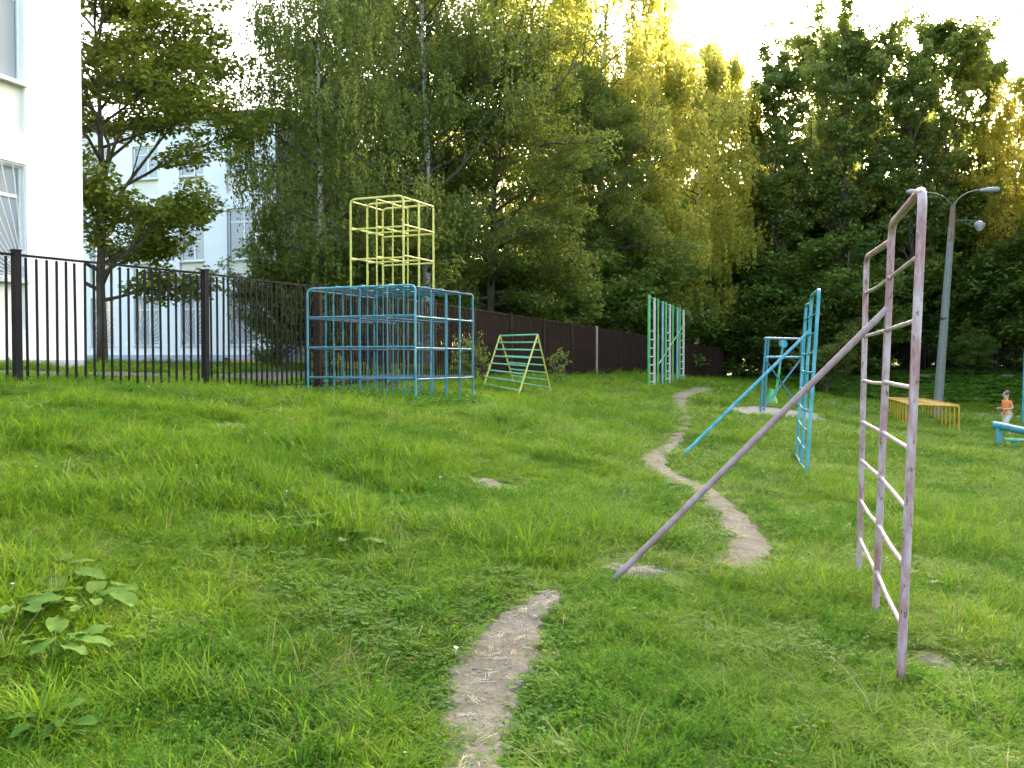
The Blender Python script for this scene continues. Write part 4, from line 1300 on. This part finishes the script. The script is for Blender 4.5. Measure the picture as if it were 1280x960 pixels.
def scatter(name, protos, P, rot, sc, pick, label=None):
    """one object that sets the prototypes on points with geometry nodes"""
    cl = bpy.data.collections.new(name + '_kinds')
    for i, p in enumerate(protos):
        p.name = '%s_kind_%s' % (name, 'abcdefghij'[i]); cl.objects.link(p)
    me = bpy.data.meshes.new(name)
    me.vertices.add(len(P)); me.vertices.foreach_set("co", P.astype(np.float32).ravel())
    for nm, ty, dat, key in (('rot', 'FLOAT_VECTOR', rot, 'vector'), ('siz', 'FLOAT_VECTOR', sc, 'vector'), ('pick', 'INT', pick, 'value')):
        a = me.attributes.new(nm, ty, 'POINT'); a.data.foreach_set(key, dat.astype(np.int32 if ty == 'INT' else np.float32).ravel())
    o = link(name, me)
    ng = bpy.data.node_groups.new(name, 'GeometryNodeTree')
    ng.interface.new_socket('Geometry', in_out='INPUT', socket_type='NodeSocketGeometry')
    ng.interface.new_socket('Geometry', in_out='OUTPUT', socket_type='NodeSocketGeometry')
    nn = ng.nodes; gi = nn.new('NodeGroupInput'); go = nn.new('NodeGroupOutput')
    ci = nn.new('GeometryNodeCollectionInfo'); ci.inputs[0].default_value = cl
    ci.inputs['Separate Children'].default_value = True; ci.inputs['Reset Children'].default_value = True
    ip = nn.new('GeometryNodeInstanceOnPoints'); ip.inputs['Pick Instance'].default_value = True
    def attr(nm, ty):
        a = nn.new('GeometryNodeInputNamedAttribute'); a.data_type = ty; a.inputs[0].default_value = nm
        return a.outputs[0]
    L = ng.links.new
    L(gi.outputs[0], ip.inputs['Points']); L(ci.outputs[0], ip.inputs['Instance'])
    L(attr('pick', 'INT'), ip.inputs['Instance Index']); L(attr('rot', 'FLOAT_VECTOR'), ip.inputs['Rotation']); L(attr('siz', 'FLOAT_VECTOR'), ip.inputs['Scale'])
    L(ip.outputs[0], go.inputs[0])
    md = o.modifiers.new('scatter', 'NODES'); md.node_group = ng
    o['kind'] = 'stuff'
    return o

def vnoise(x, y, s, seed):
    """smooth value noise 0..1"""
    rg = np.random.default_rng(seed); T = rg.uniform(0, 1, (64, 64))
    a = x / s + 100; b = y / s + 100
    i = np.floor(a).astype(int); j = np.floor(b).astype(int); f = a - i; g_ = b - j
    f = f * f * (3 - 2 * f); g_ = g_ * g_ * (3 - 2 * g_)
    t = lambda p, q: T[p % 64, q % 64]
    return (t(i, j) * (1 - f) + t(i + 1, j) * f) * (1 - g_) + (t(i, j + 1) * (1 - f) + t(i + 1, j + 1) * f) * g_

def path_dist(x, y):
    """signed distance to the edge of the nearest trodden strip"""
    best = np.full(x.shape, 9.0)
    for C in PATHS:
        for a, b in zip(C[:-1], C[1:]):
            dx, dy = b[0] - a[0], b[1] - a[1]
            L2 = dx * dx + dy * dy + 1e-9
            t = np.clip(((x - a[0]) * dx + (y - a[1]) * dy) / L2, 0, 1)
            d = np.hypot(x - a[0] - t * dx, y - a[1] - t * dy) - (a[2] + (b[2] - a[2]) * t)
            best = np.minimum(best, d)
    return best
def in_pad(x, y):
    inside = np.zeros(x.shape, bool); n = len(PADR)
    for i in range(n):
        x1, y1 = PADR[i]; x2, y2 = PADR[(i + 1) % n]
        c = ((y1 > y) != (y2 > y)) & (x < (x2 - x1) * (y - y1) / (y2 - y1 + 1e-12) + x1)
        inside ^= c
    return inside
def fence_side(y):
    return np.interp(y, fc[:, 1], fc[:, 0])

def field(d0, d1, dens, seed, margin=.17):
    """random ground points in the wedge of view between two depths"""
    rg = np.random.default_rng(seed)
    W = (640 / F + margin)
    area = W * (d1 ** 2 - d0 ** 2)
    n = int(area * dens)
    y = np.sqrt(rg.uniform(d0 ** 2, d1 ** 2, n)); x = rg.uniform(-1, 1, n) * (W * y + .6)
    return x, y, rg
def lawn(name, bands, protos, pmix, keep=None, hscale=1.0, tall_noise=True):
    PX = []; RT = []; SC = []; PK = []
    for bi, (d0, d1, dens, sc0) in enumerate(bands):
        x, y, rg = field(d0, d1, dens, 100 + bi + hash(name) % 1 + len(name))
        pdist = path_dist(x, y) if d0 < 34 else np.full(x.shape, 9.0)
        ragged = (vnoise(x, y, .12, 5) - .5) * .16 + (vnoise(x, y, .4, 6) - .5) * .1
        ok = (pdist > ragged - .005) & ~in_pad(x, y)
        # inside the building
        ok &= ~((x < -7.6 - .291 / .957 * (16.8 - y)) & (y < 17.3))
        fx_ = fence_side(y)
        ok &= ~((x < fx_ - 1.0) & (pave_mask(x, y)))
        if keep is not None:
            ok &= keep(x, y, pdist, rg)
        x, y, pdist = x[ok], y[ok], pdist[ok]
        z = H(x, y)
        n = len(x)
        tn = vnoise(x, y, .9, 3) * .6 + vnoise(x, y, .35, 4) * .4
        hs = (.45 + 1.1 * tn ** 1.5) if tall_noise else np.ones(n)
        hs = hs * (.35 + .65 * np.clip((pdist) / .35, 0, 1))            # trodden low beside the path
        s = sc0 * rg.uniform(.75, 1.25, n)
        P = np.stack([x, y, z], 1)
        rot = np.stack([rg.normal(size=n) * .12, rg.normal(size=n) * .12, rg.uniform(0, 6.28, n)], 1)
        sc = np.stack([s, s, s * hs * hscale * (1 if sc0 < 1.1 else (1.1 / sc0) ** .85)], 1)
        PX.append(P); RT.append(rot); SC.append(sc)
        PK.append(pmix(x, y, tn, rg, n))
    P = np.concatenate(PX)
    return scatter(name, protos, P, np.concatenate(RT), np.concatenate(SC), np.concatenate(PK))
def pave_mask(x, y):
    b = np.zeros(x.shape, bool)
    for c in PAVE:
        b |= np.hypot(x - c[0], y - c[1]) < .95
    return b
gp_ = [proto('t', blades(34, .15, .0042, .075, .55, 1), M['grass']), proto('t', blades(30, .12, .0045, .07, .9, 2, .8), M['grass']), proto('t', blades(26, .20, .0050, .06, .75, 3), M['grass']),
       proto('t', blades(40, .085, .0036, .085, .5, 4, .9), M['grass']), proto('t', blades(16, .14, .0032, .07, 1.0, 5, 1.0), M['grass_dry'])]
def pm(x, y, tn, rg, n):
    r = rg.uniform(0, 1, n)
    dry = vnoise(x, y, .8, 21)
    k = np.where(tn > .55, np.where(r < .5, 2, np.where(r < .85, 0, 1)), np.where(r < .35, 3, np.where(r < .65, 1, 0)))
    k = np.where((rg.uniform(0, 1, n) < .02 + .18 * (dry > .82)), 4, k)
    return k
lawn('grass', [(1.6, 6, 330, 1.0), (6, 11, 190, 1.15), (11, 18, 95, 1.5), (18, 30, 42, 2.2), (30, 62, 12, 3.6)], gp_, pm, hscale=.95)
wp_ = [proto('t', sprigs(22, .10, 14, 11, .0055), M['weed']), proto('t', sprigs(26, .08, 10, 12, .007), M['weed']), proto('t', sprigs(9, .10, 8, 13, .011), M['weed'])]
def wk(x, y, pd, rg):
    v = vnoise(x, y, .7, 31); edge = np.exp(-np.maximum(pd, 0) / .35)
    return (v + .5 * edge + rg.uniform(-.12, .12, x.shape)) > .74
lawn('weeds', [(1.6, 6, 150, 1.0), (6, 11, 90, 1.2), (11, 20, 40, 1.7), (20, 34, 12, 2.8)], wp_, lambda x, y, tn, rg, n: rg.integers(0, 3, n), keep=wk, tall_noise=False)
def clover(n, seed):
    rg = np.random.default_rng(seed); V = []; Fc = []; T = []
    for i in range(n):
        c = np.array([rg.normal() * .055, rg.normal() * .055, rg.uniform(.02, .06)]); t = rg.uniform(.3, 1); r = rg.uniform(.009, .016); a0 = rg.uniform(0, 6.28)
        for q in range(3):
            a = a0 + q * 2.09; d = np.array([math.cos(a), math.sin(a), rg.uniform(-.2, .3)]); e = np.array([-math.sin(a), math.cos(a), 0])
            k0 = len(V); V += [c, c + d * r * .6 + e * r * .5, c + d * r * 1.15, c + d * r * .6 - e * r * .5]; Fc.append((k0, k0 + 1, k0 + 2, k0 + 3)); T += [t] * 4
    return V, Fc, T
lawn('clover', [(1.6, 7, 120, 1.0), (7, 13, 60, 1.3), (13, 24, 18, 2.0)], [proto('t', clover(26, 41), M['broad']), proto('t', clover(18, 42), M['broad'])],
     lambda x, y, tn, rg, n: rg.integers(0, 2, n), keep=lambda x, y, pd, rg: (vnoise(x, y, .55, 51) + rg.uniform(-.1, .1, x.shape)) > .66, tall_noise=False)
lawn('seed_stalks', [(1.6, 8, 5, 1.0), (8, 20, 2.5, 1.1)], [proto('t', blades(5, .30, .0028, .03, .5, 61, .5), M['grass_dry']), proto('t', blades(3, .38, .0026, .02, .35, 62, .4), M['grass_dry'])],
     lambda x, y, tn, rg, n: rg.integers(0, 2, n), tall_noise=False)
def petals(seed):
    rg = np.random.default_rng(seed); b = MB()
    for q in range(7):
        a = q * .898; d = Vector((math.cos(a), math.sin(a), .15)); e = Vector((-math.sin(a), math.cos(a), 0)) * .35
        c = Vector((0, 0, .11)); b.add([c, c + d * .006 + e * .008, c + d * .013, c + d * .006 - e * .008], [(0, 1, 2, 3)])
    b.tube([(0, 0, 0), (.003, 0, .11)], .0012, 3)
    return proto('t', (b.V, b.F, [.5] * len(b.V)), M['petal'])
lawn('daisies', [(2.5, 12, .25, 1.0)], [petals(1), petals(2)], lambda x, y, tn, rg, n: rg.integers(0, 2, n), tall_noise=False)
# rank growth under the climbing cage and on the bank
def ck(x, y, pd, rg):
    p = np.stack([x - cc.x, y - cc.y], 1)
    a = np.abs(p @ np.array([sv.x, sv.y]) / (sv.length ** 2)); b = np.abs(p @ np.array([fv.x, fv.y]) / (fv.length ** 2))
    return (a < 2.5) & (b < 2.5)
lawn('rank_weeds', [(13.5, 18.6, 90, 1.7)], [proto('t', sprigs(16, .15, 10, 14, .022), M['weed']), proto('t', sprigs(10, .2, 9, 15, .02), M['weed'])],
     lambda x, y, tn, rg, n: rg.integers(0, 2, n), keep=ck, tall_noise=False, hscale=.8)
lawn('bank_plants', [(42, 60, 7, 6.0)], [proto('t', sprigs(16, .1, 10, 16, .022), M['weed']), proto('t', sprigs(12, .12, 9, 17, .025), M['broad'])],
     lambda x, y, tn, rg, n: rg.integers(0, 2, n), keep=lambda x, y, pd, rg: (x > 16) & (y > 45.5), tall_noise=False)
# straw and pebbles on the path
def litter(name, protos, n, spread, seed, scl):
    rg = np.random.default_rng(seed); X = []
    for C in PATHS[:3]:
        for _ in range(n):
            i = rg.integers(0, len(C) - 1); f = rg.uniform()
            c = C[i] * (1 - f) + C[i + 1] * f
            a = rg.uniform(0, 6.28); r = c[2] * rg.uniform(0, spread)
            X.append((c[0] + r * math.cos(a), c[1] + r * math.sin(a)))
    X = np.array(X); z = H(X[:, 0], X[:, 1]) + .018
    m_ = len(X)
    s = rg.uniform(.5, 1.4, (m_, 1)) * scl * np.ones((1, 3))
    return scatter(name, protos, np.column_stack([X, z]), np.stack([rg.normal(size=m_) * .1, rg.normal(size=m_) * .1, rg.uniform(0, 6.28, m_)], 1), s, rg.integers(0, len(protos), m_))
def straw_proto(seed):
    rg = np.random.default_rng(seed); b = MB()
    for _ in range(4):
        a = rg.uniform(0, 3.14); c = rg.normal(size=2) * .03; l = rg.uniform(.02, .06)
        p0 = Vector((c[0] - math.cos(a) * l, c[1] - math.sin(a) * l, .002)); p1 = Vector((c[0] + math.cos(a) * l, c[1] + math.sin(a) * l, .006))
        b.tube([p0, (p0 + p1) / 2 + Vector((.004, .003, .004)), p1], .0011, 3)
    return proto('t', (b.V, b.F, [.5] * len(b.V)), M['straw'])
def pebble_proto(seed):
    rg = np.random.default_rng(seed); b = MB()
    for _ in range(3):
        c = rg.normal(size=2) * .06; r = rg.uniform(.003, .009)
        b.tube([(c[0], c[1], -r * .3), (c[0] + r * .1, c[1], r * .25), (c[0], c[1], r * .6)], [r, r * .95, r * .4], 6)
    return proto('t', (b.V, b.F, [.5] * len(b.V)), M['pebble'])
litter('straw_litter', [straw_proto(1), straw_proto(2)], 80, .9, 5, .8)
litter('pebbles', [pebble_proto(1), pebble_proto(2)], 200, .75, 6, .8)
# ------------------------------------------------------------------ burdock and other large-leaved plants
def big_leaf(seed, L=.24, W=.17):
    rg = np.random.default_rng(seed); V = []; Fc = []
    nu, nv = 6, 4
    for i in range(nu + 1):
        t = i / nu
        w = W * math.sin(math.pi * min(1, t * .93 + .07)) ** .75 * (1.08 - .45 * t) * (1 if i < nu else .05)
        for j in range(nv + 1):
            s = j / nv * 2 - 1
            back = -.12 * L * abs(s) * (1 - t) ** 2 * 1.5
            V.append((s * w / 2 * (1 + rg.uniform(-.07, .07)), t * L + back, .05 * L * abs(s) - .35 * L * t * t + rg.uniform(-.006, .006) + .012 * math.sin(t * 14) * abs(s)))
    for i in range(nu):
        for j in range(nv):
            a = i * (nv + 1) + j
            Fc.append((a, a + 1, a + nv + 2, a + nv + 1))
    me = mesh('leaf', V, Fc, M['broad'], True)
    a = me.attributes.new("tint", 'FLOAT', 'POINT'); a.data.foreach_set("value", np.full(len(V), rg.uniform(.3, .9), np.float32))
    return me
LEAVES = [big_leaf(i) for i in range(4)]
stalk = MB().tube([(0, 0, 0), (0, 0, 1)], [.004, .003], 5); stalk_me = mesh('stalk', stalk.V, stalk.F, M['broad'])
at_ = stalk_me.attributes.new("tint", 'FLOAT', 'POINT'); at_.data.foreach_set("value", np.full(len(stalk.V), .6, np.float32))
plants = [(60, 738, 1.1, 8, 'burdock with broad pale leaves near the left edge, upper of the clump'), (20, 790, 1.25, 9, 'burdock at the very left edge, its broad leaves cut by the frame'),
          (112, 772, 1.2, 8, 'burdock of broad leaves, right side of the left-hand clump'), (62, 832, 1.1, 7, 'large-leaved plant low in the left-hand clump'), (70, 925, .9, 6, 'large-leaved plant near the bottom left corner'),
          (275, 832, .6, 4, 'single small dock rosette in the grass left of centre'), (395, 668, 1.0, 7, 'leafy dock in the middle of the slope, left of the path'), (432, 686, 1.0, 7, 'leafy dock with pale leaves, left of the path bend'),
          (540, 668, .8, 6, 'low broad-leaved plant left of the brace foot'), (598, 676, .75, 6, 'low broad-leaved plant nearest the brace foot'), (350, 640, .9, 6, 'leafy plant among tall grass mid slope'),
          (480, 655, .8, 6, 'small dock between the two larger ones mid slope'), (1158, 726, .85, 7, 'dock with broad leaves right behind the pink ladder'), (1192, 742, .8, 6, 'lower dock right of the pink ladder'),
          (1215, 757, .6, 5, 'small dock rightmost beside the pink ladder'), (40, 520, 1.1, 6, 'broad-leaved plant near the fence at the left'), (328, 520, 1.0, 6, 'broad-leaved plant before the second fence post'),
          (1090, 640, .6, 5, 'small dock behind the pink ladder'), (455, 512, 1.2, 8, 'dark dock at the foot of the blue cage'), (520, 513, 1.2, 8, 'dark dock under the near corner of the blue cage')]
for k, (px, py, s, n, lb) in enumerate(plants):
    g = on_ground(px, py)
    rr = random.Random(k)
    t = thing('leafy_plant', g, lb, 'plant', 'large-leaved plants in the lawn')
    for i in range(int(n * 1.8)):
        a = i * 2.4 + rr.uniform(-.3, .3); ro = rr.uniform(.03, .17) * s; hh = rr.uniform(.03, .11) * s
        o = link('leaf', LEAVES[(i * 3 + k) % 4], t, (math.sin(-a) * ro, math.cos(-a) * ro, hh), (rr.uniform(-.1, .45), rr.uniform(-.25, .25), a), (s * rr.uniform(.28, .62),) * 3)
        st = link('stalk', stalk_me, t, (0, 0, 0), (-math.atan2(ro, hh), 0, a), (1, 1, math.hypot(ro, hh)))
# fallen leaf, pale, on the grass
g = on_ground(891, 575)
fl = link('fallen_leaf', mesh('fallen_leaf', [(v.co.x * .8, v.co.y * .8, v.co.z * .3) for v in LEAVES[0].vertices], [tuple(p.vertices) for p in LEAVES[0].polygons], M['straw'], True), None, g + Vector((0, 0, .09)), (.3, .2, 1.2))
tag(fl, 'pale dry fallen leaf lying on the grass right of the path', 'leaf')

# ------------------------------------------------------------------ running boy
def skin_obj(name, pts, edges, m, parent, root=0, sub=2):
    me = bpy.data.meshes.new(name)
    me.from_pydata([p[:3] for p in pts], edges, [])
    me.materials.append(m)
    o = link(name, me, parent)
    me.skin_vertices.new(name="") if hasattr(me.skin_vertices, 'new') and not me.skin_vertices else None
    sk = o.modifiers.new('skin', 'SKIN')
    sk.use_smooth_shade = True
    lay = me.skin_vertices
    if len(lay) == 0:
        bpy.context.view_layer.update()
    d = me.skin_vertices[0].data
    for i, p in enumerate(pts):
        d[i].radius = (p[3], p[4] if len(p) > 4 else p[3])
        d[i].use_root = (i == root)
    ss = o.modifiers.new('sub', 'SUBSURF'); ss.levels = sub; ss.render_levels = sub
    return o
kx, ky_ = (1260 - 640) / F * 26, 26.0
kz = h(kx, ky_)
boy = thing('person', (kx, ky_, kz), 'small boy in orange t-shirt and pale trousers running to the left, by the blue beam', 'person')
# local axes: -x = forward (left in the photo), y away from the camera; height 1.24 m
J = dict(pel=(0, 0, .62, .085, .075), sp=(-.01, 0, .74, .08, .07), ch=(-.02, 0, .87, .095, .075), nk=(-.035, 0, .985, .035, .035),
         hd0=(-.05, 0, 1.04, .058, .062), hd=(-.055, 0, 1.12, .085, .075), hd2=(-.045, 0, 1.19, .06, .06),
         sl=(-.02, -.115, .935, .04), el=(.035, -.15, .77, .031), wl=(-.13, -.145, .745, .022), pl=(-.185, -.14, .75, .024, .014),
         sr=(-.02, .115, .935, .04), er=(.03, .15, .77, .031), wr=(-.12, .13, .75, .022), pr=(-.175, .12, .755, .024, .014),
         hl=(-.01, -.065, .58, .07), kl=(-.10, -.07, .36, .05), al=(.02, -.07, .09, .033), tl=(-.10, -.07, .035, .028),
         hr=(.01, .065, .58, .07), kr=(-.02, .07, .34, .05), ar=(.17, .07, .17, .033), tr_=(.13, .07, .06, .026))
nm = list(J); pts = [J[k] for k in nm]
E = [('pel', 'sp'), ('sp', 'ch'), ('ch', 'nk'), ('nk', 'hd0'), ('hd0', 'hd'), ('hd', 'hd2'), ('ch', 'sl'), ('sl', 'el'), ('el', 'wl'), ('wl', 'pl'), ('ch', 'sr'), ('sr', 'er'), ('er', 'wr'), ('wr', 'pr'),
     ('pel', 'hl'), ('hl', 'kl'), ('kl', 'al'), ('al', 'tl'), ('pel', 'hr'), ('hr', 'kr'), ('kr', 'ar'), ('ar', 'tr_')]
edges = [(nm.index(a), nm.index(b)) for a, b in E]
for hand, base in (('pl', -1), ('pr', 1)):
    hx, hy, hz = J[hand][:3]; i0 = nm.index(hand)
    for q in range(4):
        a = len(pts)
        pts.append((hx - .03, hy, hz + .018 - q * .012, .008)); pts.append((hx - .045 - .004 * (q in (1, 2)), hy + base * -.012, hz + .012 - q * .012, .0065))
        edges += [(i0, a), (a, a + 1)]
    a = len(pts); pts.append((hx - .008, hy + base * -.012, hz + .03, .008)); edges.append((i0, a))
skin_obj('body', pts, edges, M['skin'], boy, 0, 1)
sh = [(0, 0, .56, .128, .112), (0, 0, .63, .122, .106), (-.01, 0, .74, .116, .098), (-.02, 0, .88, .126, .1), (-.03, 0, .955, .06, .06), (-.02, -.12, .935, .052), (.01, -.142, .845, .052), (-.02, .12, .935, .052), (.01, .142, .845, .052)]
skin_obj('t_shirt', sh, [(0, 1), (1, 2), (2, 3), (3, 4), (3, 5), (5, 6), (3, 7), (7, 8)], M['orange'], boy, 0, 2)
tq = [(0, 0, .62, .10, .088), (-.01, -.066, .57, .084), (-.10, -.07, .36, .062), (.0, -.07, .14, .05), (.01, .066, .57, .084), (-.02, .07, .34, .062), (.14, .07, .19, .05)]
skin_obj('trousers', tq, [(0, 1), (1, 2), (2, 3), (0, 4), (4, 5), (5, 6)], M['beige'], boy, 0, 2)
for sx, sy, sz, tx, tz in ((.035, -.07, .05, -.12, .03), (.185, .07, .13, .125, .035)):
    skin_obj('shoe', [(sx, sy, sz, .042, .036), ((sx + tx) / 2, sy, (sz + tz) / 2, .04, .036), (tx, sy, tz, .034, .028)], [(0, 1), (1, 2)], M['shoe'], boy, 0, 1)
skin_obj('hair', [(.0, 0, 1.085, .075, .088), (-.025, 0, 1.165, .105, .10), (-.065, 0, 1.205, .092, .09)], [(0, 1), (1, 2)], M['hair'], boy, 0, 2)
MB().tube([(-.125, 0, 1.125), (-.15, 0, 1.105), (-.13, 0, 1.09)], [.008, .013, .006], 6).obj('nose', M['skin'], boy, loc=(0, 0, 0))
for s_ in (-1, 1):
    MB().tube([(-.128, s_ * .03, 1.125), (-.136, s_ * .031, 1.125)], .008, 8).obj('eye', M['eye'], boy, loc=(0, 0, 0))
    MB().tube([(-.045, s_ * .07, 1.09), (-.04, s_ * .088, 1.105), (-.045, s_ * .075, 1.13)], [.008, .014, .008], 6).obj('ear', M['skin'], boy, loc=(0, 0, 0))
boy.rotation_euler.z = .15
boy.scale = (1.12, 1.12, 1.06)
